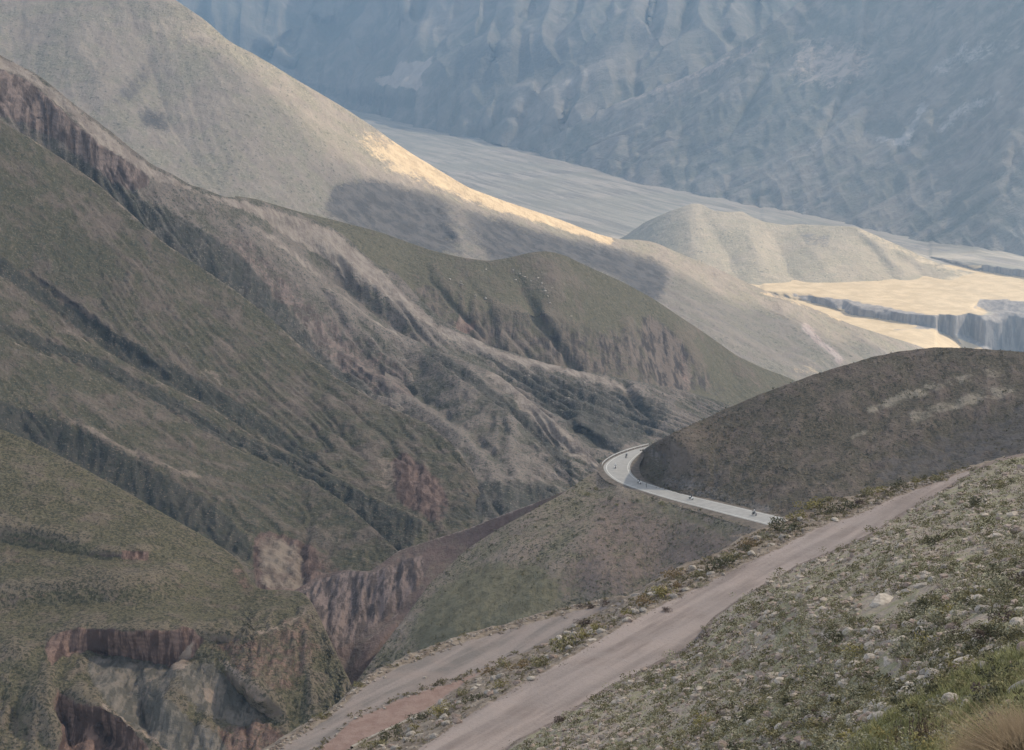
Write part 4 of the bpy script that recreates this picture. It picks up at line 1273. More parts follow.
c = t.mix(t.ramp(t.math('ADD', sep.outputs[0], brk), 0.35, 0.6), verge, road_c)
c = t.mix(t.ramp(t.math('ADD', sep.outputs[1], brk), 0.35, 0.6), c, low_c)
c = t.mix(t.ramp(t.math('ADD', sep.outputs[2], brk), 0.35, 0.6), c, red_c)
peb = t.ramp(t.voro(co, 0.16), 0.16, 0.10)
c = t.mix(t.math('MULTIPLY', peb, t.ramp(nm_, 0.52, 0.62, 0, 0.6)), c, (0.32, 0.28, 0.255))
t.l(c, t.bsdf.inputs['Base Color'])
t.bump(t.math('ADD', t.math('MULTIPLY', nf_, 0.4), nm_), 0.10, 0.8)
mat_bench = t.m
Bn = Sheet(240, 1005, l0, [(x, y + 36) for x, y in l3], None, base_fn=bench_depth, step=1.3, top_sig=1.5)
f = Bn.f


def band(u_, l_, ca, cb, lo, hi, soft=1.5):
    xs = np.linspace(lo, hi, 160)
    ya, yb = curve(u_, xs) + ca, curve(l_, xs) + cb
    return poly_mask(f, list(zip(xs, ya)) + list(zip(xs[::-1], yb[::-1])), soft)


mroad = band(l2, l3, 2, 20, 245, 1002)
mlow = band(l0, l1, 7, -1, 245, 622)
div = [(240, 800), (319, 749), (351, 720), (396, 700), (446, 683), (481, 670), (512, 656), (540, 645)]
mred = band(div, l1, 1, -1, 245, 520)
Bn.mask(0, mroad, 1.0)
Bn.mask(1, mlow, 1.0)
Bn.mask(2, mred, 0.8)
notroad = 1 - np.clip(f.at(Bn.px, Bn.py, mroad) + f.at(Bn.px, Bn.py, mlow), 0, 1)
Bn.unit = 105 / F
Bn.rough(12, 3.2, 4, seed=121, mask=notroad, keep=0.8)
Bn.rough(60, 1.0, 3, seed=122, mask=1 - notroad, keep=0.8)
Bn.M[..., 3] = 0
# tyre ruts of the dirt road
Bn.back(12, 0.30, 0.75)
Bn.build('dirt_road_bench', mat_bench)

# ------------------------------------------------------------------ near slope, lower right
u_f = 60 / F
t = NT('near_slope_soil')
co = t.coords()
at = t.n('ShaderNodeAttribute', attribute_name='mask')
sep = t.n('ShaderNodeSeparateColor')
t.l(at.outputs['Color'], sep.inputs[0])
nb_, nm_, nf_ = t.noise(co, 5.0, 4, 0.6, 0.5), t.noise(co, 0.8, 5, 0.65), t.noise(co, 0.12, 4, 0.65)
c = t.mix(t.ramp(nm_, 0.36, 0.64), (0.235, 0.197, 0.168), (0.335, 0.29, 0.25))
veg = t.mix(t.ramp(nf_, 0.35, 0.65), (0.185, 0.175, 0.108), (0.255, 0.243, 0.162))
c = t.mix(t.ramp(t.math('ADD', t.math('MULTIPLY', nm_, 0.6), t.math('MULTIPLY', nb_, 0.4)), 0.46, 0.56), c, veg)
grs = t.mix(t.ramp(nf_, 0.35, 0.65), (0.145, 0.15, 0.07), (0.215, 0.212, 0.11))
c = t.mix(t.ramp(t.math('ADD', sep.outputs[0], t.math('MULTIPLY', t.math('SUBTRACT', nm_, 0.5), 0.8)), 0.35, 0.65), c, grs)
v = t.voro(co, 0.22)
c = t.mix(t.math('MULTIPLY', t.ramp(v, 0.30, 0.2), t.ramp(nm_, 0.45, 0.56, 0, 0.75)), c, (0.26, 0.235, 0.2))
bank = t.mix(t.ramp(nf_, 0.35, 0.65), (0.13, 0.10, 0.088), (0.22, 0.18, 0.16))
c = t.mix(t.ramp(sep.outputs[1], 0.3, 0.6), c, bank)
t.l(c, t.bsdf.inputs['Base Color'])
t.bump(t.math('ADD', t.math('MULTIPLY', nf_, 0.5), nm_), 0.15, 0.9)
mat_near = t.m
ftop = [(470, 781), (505, 752), (515, 744), (540, 728), (560, 717), (575, 706), (587, 698), (610, 686), (632, 676), (655, 663), (674, 652), (690, 645), (703, 636), (706, 624), (716, 614), (729, 606),
        (766, 582.5), (797, 565.5), (830, 552), (865, 536), (900, 514), (934, 494), (960, 478), (985, 464), (1000, 458.5), (1024, 453), (1070, 444), (1200, 424), (1400, 398), (1700, 360)]


def ft(x, y, z):
    return (x, y, float(dz(x, y, z)))


Fs = Sheet(470, 1700, ftop, [(470, 840), (1024, 806), (1150, 860), (1300, 930), (1700, 1000)],
           [ft(480, 775, -34.4), ft(515, 744, -34.4), ft(587, 698, -34.35), ft(655, 663, -34.3), ft(706, 624, -34.2), ft(797, 565.5, -34.2), ft(900, 514, -34.1), ft(985, 464, -34.0),
            ft(1065, 445, -33.6), (1024, 750, 14), (1024, 700, 19.5), (1024, 650, 28), (1024, 600, 40), (1024, 550, 58), (1024, 500, 86), (900, 750, 25), (800, 750, 38), (700, 750, 52),
            (600, 750, 67), (700, 700, 66), (800, 650, 62), (900, 600, 58), (900, 680, 37), (800, 600, 78), (900, 550, 80), (1065, 790, 8.5), (700, 800, 42), (900, 800, 19), ft(1200, 424, -32.5), ft(1400, 398, -29.0), ft(1690, 360, -24.0), (1200, 750, 9.5), (1200, 600, 30), (1200, 500, 68), (1400, 700, 9.5), (1400, 600, 21), (1400, 500, 48), (1680, 600, 14), (1680, 450, 46), (1680, 800, 4.5), (1300, 900, 3.9)], step=1.6, top_sig=1.5)
f = Fs.f
Fs.mask(0, poly_mask(f, [(1080, 600), (1024, 640), (960, 670), (900, 705), (840, 750), (840, 800), (1080, 800)], 12), 1.0)
Fs.mask(0, poly_mask(f, [(780, 670), (900, 620), (960, 640), (900, 690), (760, 750), (640, 750), (690, 700)], 20), 0.35)
Fs.mask(1, line_mask(f, [(706, 624), (703, 636), (690, 645), (655, 663), (630, 677)], 6), 1.0)
Fs.mask(1, line_mask(f, ftop, 3.5), 0.8)
# bumps in metres, so that near ground is not smoother than far ground
nrm = normals(Fs.P)
g = fbm(Fs.P / 3.0, 5, 0.55, 131) * 0.28 + fbm(Fs.P / 0.6, 3, 0.6, 132) * 0.07
Fs.P = Fs.P + nrm * (g * np.clip(Fs.fade(10) + 0.5, 0, 1))[..., None]
Fs.M[..., 3] = 0
Fs.back(8, 0.012, 0.9)
Fs.build('near_slope', mat_near)

# ------------------------------------------------------------------ ground under everything, out to the far side
gm = plain_mat('valley_ground', (0.2, 0.18, 0.15), (0.26, 0.235, 0.2), 60, 0.95, 0.1)
gx, gy = np.meshgrid(np.linspace(-6000, 6000, 60), np.linspace(-600, 11000, 60))
GZ = -540.0
gp = np.stack([gx, gy, np.full_like(gx, GZ)], -1)[::-1]
link('ground', grid_mesh('ground', gp), gm)['kind'] = 'structure'

# ================================================================== THINGS
def obj_at(name, me, loc, scale=1.0, yaw=0.0, tilt=(0, 0), parent=None, **props):
    o = bpy.data.objects.new(name, me)
    COL.objects.link(o)
    o.location = loc
    o.rotation_euler = (tilt[0], tilt[1], yaw)
    o.scale = (scale, scale, scale) if np.isscalar(scale) else scale
    if parent:
        o.parent = parent
    return set_props(o, **props)


# ------------------------------------------------------------------ plants
def leaf_quads(c, n, size, r, up=0.3):
    """n small leaves of the given size around points c (n,3)"""
    a = r.normal(size=(n, 3))
    a /= np.linalg.norm(a, axis=1, keepdims=True)
    a[:, 2] += up
    b = np.cross(a, r.normal(size=(n, 3)))
    b /= np.linalg.norm(b, axis=1, keepdims=True)
    w = np.cross(a, b)
    w /= np.linalg.norm(w, axis=1, keepdims=True)
    s = size * r.uniform(0.6, 1.4, (n, 1))
    q = np.stack([c - b * s, c + w * s * 0.45, c + b * s, c - w * s * 0.45], 1)
    return q.reshape(-1, 3)


def bush_points(n, r, lumps=6, flat=0.75):
    """leaf positions of a lumpy dome, radius about 1"""
    lc = r.normal(size=(lumps, 3)) * np.array([0.5, 0.5, 0.22])
    lc[:, 2] = np.abs(lc[:, 2]) + 0.25
    lr = r.uniform(0.34, 0.62, lumps)
    k = r.integers(0, lumps, n)
    d = r.normal(size=(n, 3))
    d /= np.linalg.norm(d, axis=1, keepdims=True)
    p = lc[k] + d * (lr[k] * r.uniform(0.55, 1.02, n))[:, None]
    p[:, 2] = np.abs(p[:, 2]) * flat
    return p


def quads_mesh(name, V, mat, smooth=False):
    n = len(V) // 4
    me = raw_mesh(name, V, np.arange(n * 4), np.full(n, 4), smooth)
    me.materials.append(mat)
    return me


def bush_mesh(name, n, seed, mat, leaf=0.11, lumps=6, flat=0.75):
    r = np.random.default_rng(seed)
    return quads_mesh(name, leaf_quads(bush_points(n, r, lumps, flat), n, leaf, r), mat)


def blades(base, n, length, width, lean, r, droop=0.5, spread=0.3):
    """n curved grass blades from a round base"""
    an = r.uniform(0, 2 * math.pi, n)
    rad = spread * np.sqrt(r.uniform(0, 1, n))
    p0 = np.stack([np.cos(an) * rad, np.sin(an) * rad, np.zeros(n)], -1) + base
    a2 = an + r.normal(0, 0.6, n)
    out = np.stack([np.cos(a2), np.sin(a2), np.zeros(n)], -1)
    ln = length * r.uniform(0.55, 1.1, n)[:, None]
    le = lean * r.uniform(0.2, 1.2, n)[:, None]
    p1 = p0 + ln * 0.55 * (out * le * 0.6 + np.array([0, 0, 1]))
    p2 = p1 + ln * 0.5 * (out * (le + droop) + np.array([0, 0, 0.55]))
    s = np.cross(out, [0, 0, 1.0])
    s = s * (width * r.uniform(0.6, 1.3, n))[:, None]
    V = np.stack([p0 - s, p0 + s, p1 + s * 0.7, p1 - s * 0.7, p1 - s * 0.7, p1 + s * 0.7, p2 + s * 0.12, p2 - s * 0.12], 1)
    return V.reshape(-1, 3)


def leafy(name, a, b, size=0.05):
    t = NT(name)
    co = t.coords()
    geo = t.n('ShaderNodeNewGeometry')
    n = t.noise(co, size * 6, 3, 0.6)
    f = t.math('ADD', t.math('MULTIPLY', geo.outputs['Random Per Island'], 0.35), t.math('MULTIPLY', n, 0.85))
    t.l(t.mix(t.ramp(f, 0.3, 0.85), a, b), t.bsdf.inputs['Base Color'])
    t.bsdf.inputs['Roughness'].default_value = 0.8
    return t.m


M_DARKG = leafy('dark_green_leaves', (0.055, 0.055, 0.033), (0.115, 0.112, 0.07))
M_OLIVE = leafy('olive_leaves', (0.125, 0.113, 0.058), (0.23, 0.208, 0.115))
M_YELL = leafy('yellow_green_leaves', (0.16, 0.14, 0.055), (0.27, 0.235, 0.105))
M_OCHRE = leafy('ochre_leaves', (0.15, 0.105, 0.055), (0.235, 0.175, 0.10))
M_GREYG = leafy('grey_green_leaves', (0.17, 0.162, 0.105), (0.29, 0.275, 0.195))
M_MAROON = leafy('maroon_leaves', (0.075, 0.055, 0.048), (0.125, 0.098, 0.085))
M_STRAW = leafy('straw_blades', (0.12, 0.088, 0.055), (0.25, 0.19, 0.122))
M_GRASS = leafy('grass_blades', (0.13, 0.138, 0.06), (0.26, 0.25, 0.125))
KIND = {'dark': M_DARKG, 'olive': M_OLIVE, 'yellow': M_YELL, 'ochre': M_OCHRE, 'grey': M_GREYG, 'maroon': M_MAROON}
PROTO = {}
for k, mtl in KIND.items():
    PROTO[k] = [bush_mesh(f'{k}_bush', 480, 300 + i + 10 * len(k), mtl, 0.085, 5 + i, 0.85) for i in range(3)]
    PROTO[k + '_low'] = [bush_mesh(f'{k}_shrub', 300, 400 + i + 10 * len(k), mtl, 0.095, 4 + i, 0.7) for i in range(3)]

# bushes of the verge: pixel of the base, width in pixels, colour, label
VERGE = [
    (562, 652, 23, 'olive', 'broad olive bush with two white stones at its foot, on the verge'),
    (586, 640, 14, 'yellow', 'yellowish bush just up the verge from the broad olive bush'),
    (599, 631, 13, 'yellow', 'small straw-coloured bush between the yellowish bush and the dark red-brown one'),
    (542, 666, 14, 'olive', 'olive bush directly down the verge from the broad olive bush'),
    (521, 669, 15, 'ochre', 'brownish round bush beside the white stone on the lower verge'),
    (585, 626, 12, 'maroon', 'dark red-brown bush at the lower track edge of the verge'),
    (626, 617, 14, 'yellow', 'low bright yellow-green mat of shrub by the dirt road edge'),
    (646, 606, 15, 'ochre', 'tall rusty olive bush opposite the end of the lower track'),
    (664, 596, 17, 'yellow', 'wide yellow-green bush on the verge where the lower track has ended'),
    (677, 588, 9, 'ochre', 'small tawny bush beside the wide yellow-green one'),
    (675, 577, 13, 'ochre', 'ochre bush on the outer lip of the verge above the spur'),
    (721, 567, 18, 'dark', 'dark green bush against the dirt road, biggest of the dark pair'),
    (733, 560, 15, 'olive', 'olive bush touching the biggest dark green bush'),
    (751, 547, 13, 'ochre', 'pale-topped ochre tuft standing alone on the verge'),
    (744, 550, 9, 'dark', 'small dark bush at the foot of the pale-topped ochre tuft'),
    (786, 532, 20, 'dark', 'dark bush right below the end of the paved road'),
    (799, 519, 12, 'yellow', 'pale yellow bush standing at the visible end of the paved road'),
    (812, 509, 17, 'yellow', 'wide low yellow-green bush on the outer lip against the dark hill'),
    (824, 515, 9, 'dark', 'small round dark bush on the verge beside the paired dark shrubs'),
    (838, 511, 17, 'dark', 'dark green spreading bush at the dirt road, second above the road end'),
    (828, 503, 11, 'olive', 'olive bush on the outer lip behind the spreading dark one'),
    (856, 505, 9, 'maroon', 'small purplish bush at the edge of the dirt road'),
    (868, 497, 12, 'olive', 'olive bush on the outer lip of the upper verge'),
    (881, 493, 11, 'yellow', 'light green bush between two olive bushes on the upper verge'),
    (898, 488, 11, 'dark', 'dark green bush on the upper verge against the dark hill'),
    (917, 483, 8, 'yellow', 'little yellowish bush near the top of the dirt road'),
    (926, 480, 8, 'dark', 'little dark bush near the top of the dirt road'),
    (940, 480, 10, 'olive', 'flat olive bush where the dirt road passes out of sight'),
    (973, 471, 6, 'maroon', 'tiny dark red bush, last one at the top of the dirt road'),
    (667, 611, 7, 'maroon', 'tiny dark twig bush out on the dirt road margin'),
    (592, 608, 7, 'maroon', 'small dark bush on the far edge of the lower track'),
    (580, 607, 6, 'maroon', 'smallest dark bush on the far edge of the lower track'),
    (606, 605, 7, 'maroon', 'dark scrubby bush where the lower track runs out'),
    (359, 687, 9, 'olive', 'lone dark olive bush on the outer rim of the lower track'),
    (320, 714, 8, 'olive', 'flat olive bush on the rim near the bottom of the ravine'),
    (506, 667, 13, 'olive', 'mossy olive bush beside the brownish round bush'),
    (488, 674, 11, 'ochre', 'rusty bush at the head of the red strip'),
    (501, 688, 11, 'yellow', 'yellowish bush by the dirt road, below the white stone'),
    (476, 700, 13, 'dark', 'dark olive bush midway along the red strip'),
    (464, 696, 11, 'olive', 'olive bush next to the red strip'),
    (441, 714, 15, 'yellow', 'yellow-green bush above the pale kerb end'),
    (424, 719, 14, 'dark', 'dark bush at the upper end of the pale kerb'),
    (391, 739, 15, 'dark', 'dark bush halfway along the pale kerb'),
    (456, 708, 10, 'olive', 'small olive bush above the yellow-green one by the kerb'),
    (376, 748, 16, 'olive', 'olive bush at the bottom edge beside the pale kerb'),
    (410, 732, 12, 'yellow', 'pale bush among white stones on the low verge'),
    (704, 588, 7, 'grey', 'little grey bush on the dirt road margin'),
    (765, 538, 9, 'grey', 'grey-green bush on the stony bank above the spur'),
    (697, 576, 10, 'olive', 'olive bush in the stony gap of the verge'),
]
for i, (x, y, w, k, lab) in enumerate(VERGE):
    p = Bn.world(x, y)
    d = p[1] * CP - p[2] * SP
    s = w * d / F / 2 * 1.65
    obj_at('bush', PROTO[k][i % 3], p - np.array([0, 0, 0.06 * s]), (s, s, s * rng.uniform(0.85, 1.15)), rng.uniform(0, 6.28),
           label=lab, cat='bush', group='bushes on the verge of the dirt road')

# ------------------------------------------------------------------ stones
M_STONE = {'pale': plain_mat('pale_stone', (0.28, 0.25, 0.217), (0.42, 0.378, 0.33), 0.25, 0.9, 0.15, 0.02),
           'grey': plain_mat('grey_stone', (0.21, 0.19, 0.168), (0.32, 0.29, 0.258), 0.25, 0.9, 0.15, 0.02),
           'brown': plain_mat('brown_stone', (0.17, 0.13, 0.11), (0.26, 0.205, 0.175), 0.25, 0.9, 0.15, 0.02)}


def rock_shape(seed, sub=2, flat=0.6):
    r = np.random.default_rng(seed)
    bm = bmesh.new()
    bmesh.ops.create_icosphere(bm, subdivisions=sub, radius=1.0)
    V = np.array([v.co[:] for v in bm.verts])
    Fc = np.array([[v.index for v in f_.verts] for f_ in bm.faces])
    bm.free()
    for _ in range(7):                                   # knock flat facets off
        n = r.normal(size=3)
        n /= np.linalg.norm(n)
        h = r.uniform(0.55, 0.85)
        k = np.maximum(V @ n - h, 0)
        V = V - k[:, None] * n
    V = V * (1 + 0.10 * fbm(V * 1.7 + seed, 3, 0.5, seed))[:, None] * np.array([1, r.uniform(0.6, 0.9), flat])
    return V, Fc


ROCKS = {}
for k in M_STONE:
    ROCKS[k] = []
    for i in range(5):
        V, Fc = rock_shape(500 + i * 3 + len(k), 2, [0.6, 0.5, 0.75, 0.4, 0.65][i])
        me = raw_mesh(f'{k}_rock', V, Fc.ravel(), np.full(len(Fc), 3), False)
        me.materials.append(M_STONE[k])
        ROCKS[k].append(me)


def in_poly(x, y, poly):
    c = False
    j = len(poly) - 1
    for i in range(len(poly)):
        xi, yi = poly[i]
        xj, yj = poly[j]
        if (yi > y) != (yj > y) and x < (xj - xi) * (y - yi) / (yj - yi) + xi:
            c = not c
        j = i
    return c


def depth_of(p):
    return p[1] * CP - p[2] * SP


def merged(name, V, Fidx, mat, me_smooth=False):
    me = raw_mesh(name, np.concatenate(V), np.concatenate(Fidx).ravel(), np.full(sum(len(a) for a in Fidx), Fidx[0].shape[1]), me_smooth)
    me.materials.append(mat)
    return me


def put_rock(x, y, w, kind, lab, sheet, group, name='stone', idx=None):
    p = sheet.world(x, y)
    s = w * depth_of(p) / F / 2
    me = ROCKS[kind][rng.integers(0, 5) if idx is None else idx]
    return obj_at(name, me, p + np.array([0, 0, 0.15 * s]), s, rng.uniform(0, 6.28), (rng.normal(0, 0.2), rng.normal(0, 0.2)), label=lab, cat='rock', group=group)


for x, y, w, k, lab in [
    (479, 686, 7, 'pale', 'white block lying beside the red strip below the rusty bush'),
    (434, 716, 6, 'pale', 'white stone next to the pale kerb and the yellow-green bush'),
    (400, 738, 6, 'pale', 'white stone beside the dark bush halfway along the kerb'),
    (531, 680, 9, 'pale', 'largest white stone on the dirt road edge beside the brownish bush'),
    (567, 656, 6, 'pale', 'white stone at the road side of the broad olive bush'),
    (555, 657, 7, 'pale', 'white stone at the downhill foot of the broad olive bush'),
    (461, 708, 5, 'pale', 'pale stone by the small olive bush'),
    (446, 719, 5, 'pale', 'pale stone at the uphill side of the dirt road margin'),
    (425, 678, 4, 'pale', 'pale stone on the rim of the lower track'),
    (356, 719, 5, 'pale', 'pale stone on the stony line between the two lower tracks'),
    (724, 575, 5, 'grey', 'flat dark stone lying out on the dirt road'),
]:
    put_rock(x, y, w, k, lab, Bn, 'stones of the verge picked out by colour')

verge_c = []
xs_v = rng.uniform(262, 975, 2600)
y0_, y1_, y2_ = curve(l0, xs_v), curve(l1, xs_v), curve(l2, xs_v)
for i, x in enumerate(xs_v):
    u_ = rng.uniform()
    if x < 610 and u_ < 0.26:
        y = y0_[i] + abs(rng.normal(0, 4)) + 0.5                               # the stony rim of the lower track
        s = rng.uniform(0.10, 0.26)
    elif x < 520 and u_ < 0.36:
        y = np.interp(x, *zip(*div)) + rng.normal(0, 1.6)                      # the stony line between the lower tracks
        s = rng.uniform(0.08, 0.2)
    else:
        y = rng.uniform(y1_[i] + 1, y2_[i] + 1)
        s = rng.uniform(0.08, 0.16) if rng.uniform() < 0.8 else rng.uniform(0.16, 0.34)
    if y > 765 or y < y0_[i] + 0.5:
        continue
    p = Bn.world(x, y)
    verge_c.append((s * F / depth_of(p), x, y, s, p))
verge_c.sort(key=lambda a: -a[0])
V_st, F_st = [], []
nv_ = 0
for i, (w, x, y, s, p) in enumerate(verge_c):
    k = ('pale', 'grey', 'brown')[rng.choice(3, p=[0.28, 0.42, 0.30])]
    if i < 95:
        on_rim = y < np.interp(x, *zip(*sorted(l1))) - 2
        obj_at('stone', ROCKS[k][i % 5], p + np.array([0, 0, 0.1 * s]), s, rng.uniform(0, 6.28), (rng.normal(0, 0.2), rng.normal(0, 0.2)),
               label=f'{k} stone on the outer rim of the lower track' if on_rim else f'{k} stone among the bushes of the dirt road verge', cat='rock',
               group=(f'{k} stones of the lower track rim' if on_rim else f'{k} stones of the verge'))
    else:
        V, Fc = rock_shape(700 + i % 9, 1)
        V_st.append((V * s * 0.8) @ np.array(Matrix.Rotation(rng.uniform(0, 6.28), 3, 'Z')) + p)
        F_st.append(Fc + nv_)
        nv_ += len(V)

for i in range(900):                                         # loose stones along both edges of the dirt road
    x = rng.uniform(420, 960)
    if rng.uniform() < 0.5:
        y = np.interp(x, *zip(*sorted(l2))) + abs(rng.normal(0, 3.0))
    else:
        y = np.interp(x, *zip(*sorted(l3))) - abs(rng.normal(0, 2.2)) - 0.5
    if y > 765:
        continue
    p = Bn.world(x, y)
    s = rng.uniform(0.025, 0.07)
    V, Fc = rock_shape(700 + i % 9, 1)
    V_st.append((V * s) @ np.array(Matrix.Rotation(rng.uniform(0, 6.28), 3, 'Z')) + p)
    F_st.append(Fc + nv_)
    nv_ += len(V)
M_RUB = plain_mat('rubble_stone', (0.13, 0.105, 0.09), (0.30, 0.265, 0.23), 0.35, 0.95, 0.1)
o = link('verge_rubble', merged('verge_rubble', V_st, F_st, M_RUB))
set_props(o, label='small rubble strewn over the verge of the dirt road', cat='rubble', kind='stuff')

# small scrub filling the verge
V_b = []
for i in range(900):
    x = rng.uniform(300, 970)
    y = rng.uniform(np.interp(x, *zip(*sorted(l1))), np.interp(x, *zip(*sorted(l2))))
    if rng.uniform() < 0.25 and x < 520:
        y = np.interp(x, *zip(*div)) + rng.normal(0, 1.5)
    elif rng.uniform() < 0.12 and x < 610:
        y = np.interp(x, *zip(*sorted(l0))) + abs(rng.normal(0, 3))
    if y > 765:
        continue
    p = Bn.world(x, y)
    s = rng.uniform(0.10, 0.28)
    V_b.append(leaf_quads(bush_points(45, rng, 4, 0.7), 45, 0.2, rng) * s + p)
o = link('verge_undergrowth', quads_mesh('verge_undergrowth', np.concatenate(V_b), leafy('verge_scrub', (0.10, 0.085, 0.05), (0.2, 0.18, 0.11), 0.3)))
set_props(o, label='low scrub filling the verge between the bushes', cat='undergrowth', kind='stuff')

# ------------------------------------------------------------------ near slope
SLOPE = [(508, 760), (560, 719), (632, 678), (690, 647), (708, 626), (766, 585), (797, 568), (865, 539), (934, 497), (985, 467), (1032, 454), (1032, 760)]


CLEARED = [(882, 606, 22), (921, 590, 13), (890, 668, 12), (986, 618, 13)]


def spot():
    while True:
        x, y = rng.uniform(505, 1032), rng.uniform(455, 760)
        if in_poly(x, y, SLOPE) and all(abs(x - a) > r_ or abs(y - b - 3) > r_ * 0.6 for a, b, r_ in CLEARED):
            return x, y


GRASSY = [(1040, 625), (1000, 655), (950, 680), (905, 705), (850, 752), (860, 775), (1040, 775)]
# the ones a viewer can point to
for x, y, w, k, lab in [(1000, 668, 27, 'dark', 'large dark green shrub at the upper edge of the grass'),
                        (808, 609, 17, 'grey', 'rounded grey-green shrub below the dirt road bend'),
                        (937, 652, 18, 'dark', 'dark shrub between the two pale boulders and the grass'),
                        (812, 712, 16, 'dark', 'dark round shrub low on the stony slope'),
                        (823, 726, 18, 'dark', 'second dark shrub just below the dark round one'),
                        (893, 700, 16, 'olive', 'olive shrub above the dry stalks'),
                        (760, 617, 15, 'dark', 'dark shrub close above the cut bank'),
                        (937, 545, 22, 'dark', 'dark shrub on the upper slope beside the dirt road'),
                        (983, 505, 22, 'dark', 'dark shrub high on the slope near the picture edge'),
                        (1003, 487, 18, 'olive', 'olive shrub near the crest of the slope'),
                        (656, 680, 17, 'dark', 'dark shrub overhanging the dirt road at the cut bank'),
                        (564, 722, 18, 'maroon', 'dark red-brown shrub on the lip of the lower cut bank'),
                        (706, 640, 14, 'maroon', 'dark red-brown shrub on the corner of the cut bank'),
                        (940, 694, 16, 'olive', 'leafy olive shrub beside the grass above the straw tuft')]:
    p = Fs.world(x, y)
    s = w * depth_of(p) / F / 2 * 1.1
    obj_at('shrub', PROTO[k][rng.integers(0, 3)], p - np.array([0, 0, 0.1 * s]), (s, s, s * 0.9), rng.uniform(0, 6.28), label=lab, cat='shrub', group='shrubs of the near slope picked out')
for x, y, w, k, i, lab in [(882, 604, 38, 'pale', 3, 'large flat pale slab lying on the near slope'),
                           (921, 588, 20, 'grey', 3, 'flat grey slab up the slope from the pale slab'),
                           (890, 666, 17, 'pale', 0, 'pinkish pale boulder in the middle of the near slope'),
                           (904, 650, 12, 'pale', 1, 'pale boulder just above the pinkish one'),
                           (924, 665, 12, 'grey', 2, 'grey boulder beside the pinkish pale boulder'),
                           (784, 655, 13, 'pale', 2, 'pale boulder on the lower slope above the dark round shrubs'),
                           (851, 619, 10, 'pale', 1, 'small pale boulder downhill of the flat pale slab'),
                           (986, 616, 20, 'grey', 0, 'broad grey boulder on the upper right of the slope'),
                           (972, 634, 12, 'pale', 4, 'pale boulder below the broad grey boulder'),
                           (932, 701, 10, 'pale', 2, 'pale rounded stone at the foot of the leafy olive shrub'),
                           (884, 722, 12, 'pale', 1, 'pale flat stone beside the dry stalks'),
                           (846, 737, 12, 'grey', 0, 'grey boulder low down near the picture bottom'),
                           (572, 722, 9, 'pale', 0, 'white stone on the lip of the lower cut bank'),
                           (1020, 592, 15, 'pale', 1, 'pinkish stone at the picture edge on the slope'),
                           (944, 566, 12, 'grey', 4, 'grey boulder below the dark shrub on the upper slope')]:
    put_rock(x, y, w, k, lab, Fs, 'boulders of the near slope picked out', 'boulder', i)

sh_c, rk_c = [], []
for i in range(6500):
    x, y = spot()
    if in_poly(x, y, GRASSY) and rng.uniform() < 0.7:
        continue
    p = Fs.world(x, y)
    d = depth_of(p)
    s = rng.uniform(0.11, 0.27) if rng.uniform() < 0.82 else rng.uniform(0.25, 0.5)
    s *= np.interp(d, [12, 40, 130], [0.5, 0.85, 1.35])
    sh_c.append((s * F / d, x, y, s, p))
for i in range(9000):
    x, y = spot()
    if in_poly(x, y, GRASSY) and rng.uniform() < 0.9:
        continue
    p = Fs.world(x, y)
    d = depth_of(p)
    n_ = vnoise(np.array([[p[0] / 3, p[1] / 3, 3.3]]), 77)[0]
    if n_ < rng.uniform(-1.2, 0.5):
        continue
    s = rng.uniform(0.06, 0.15) if rng.uniform() < 0.85 else rng.uniform(0.14, 0.28)
    s *= np.interp(d, [12, 40, 130], [0.5, 0.85, 1.35])
    rk_c.append((s * F / d, x, y, s, p))
sh_c.sort(key=lambda a: -a[0])
rk_c.sort(key=lambda a: -a[0])


def where(x, y):
    if in_poly(x, y, GRASSY):
        return 'in the grass at the bottom of the slope'
    if y > 660:
        return 'on the lower part of the near slope'
    if y > 560:
        return 'on the middle of the near slope'
    return 'on the top of the near slope by the dirt road'


V_b, V_b2 = [], []
for i, (w, x, y, s, p) in enumerate(sh_c):
    k = ('dark', 'olive', 'grey', 'maroon', 'yellow')[rng.choice(5, p=[0.32, 0.26, 0.24, 0.08, 0.10])]
    if i < 210:
        word = {'dark': 'dark green', 'olive': 'olive', 'grey': 'grey-green', 'maroon': 'dark brown', 'yellow': 'yellow-green'}[k]
        wh = where(x, y)
        obj_at('shrub', PROTO[k + '_low'][i % 3], p - np.array([0, 0, 0.1 * s]), (s, s, s * rng.uniform(0.7, 1.0)), rng.uniform(0, 6.28),
               label=f'small {word} shrub among stones {wh}', cat='shrub', group=f'{word} shrubs {wh}')
    else:
        n = int(np.clip(w * w * 2.0, 24, 110))
        q = leaf_quads(bush_points(n, rng, 3, 0.7), n, 0.95 / math.sqrt(n), rng, 0.8) * s + p
        (V_b if k in ('dark', 'olive', 'maroon') else V_b2).append(q)
for i in range(2600):                                          # the same scrub goes on beyond the picture
    x, y = rng.uniform(1032, 1500), rng.uniform(400, 850)
    if y < np.interp(x, *zip(*ftop)) + 2:
        continue
    p = Fs.world(x, y)
    s = rng.uniform(0.11, 0.34) * np.interp(depth_of(p), [5, 40, 130], [0.4, 0.85, 1.35])
    q = leaf_quads(bush_points(40, rng, 3, 0.7), 40, 0.15, rng, 0.8) * s + p
    (V_b if i % 2 else V_b2).append(q)
o = link('undergrowth', quads_mesh('undergrowth', np.concatenate(V_b), leafy('slope_scrub_dark', (0.05, 0.046, 0.026), (0.18, 0.165, 0.088), 0.3)))
set_props(o, label='small dark olive scrub scattered over the near slope', cat='undergrowth', kind='stuff')
o = link('undergrowth', quads_mesh('undergrowth', np.concatenate(V_b2), leafy('slope_scrub_pale', (0.175, 0.172, 0.11), (0.34, 0.325, 0.23), 0.3)))
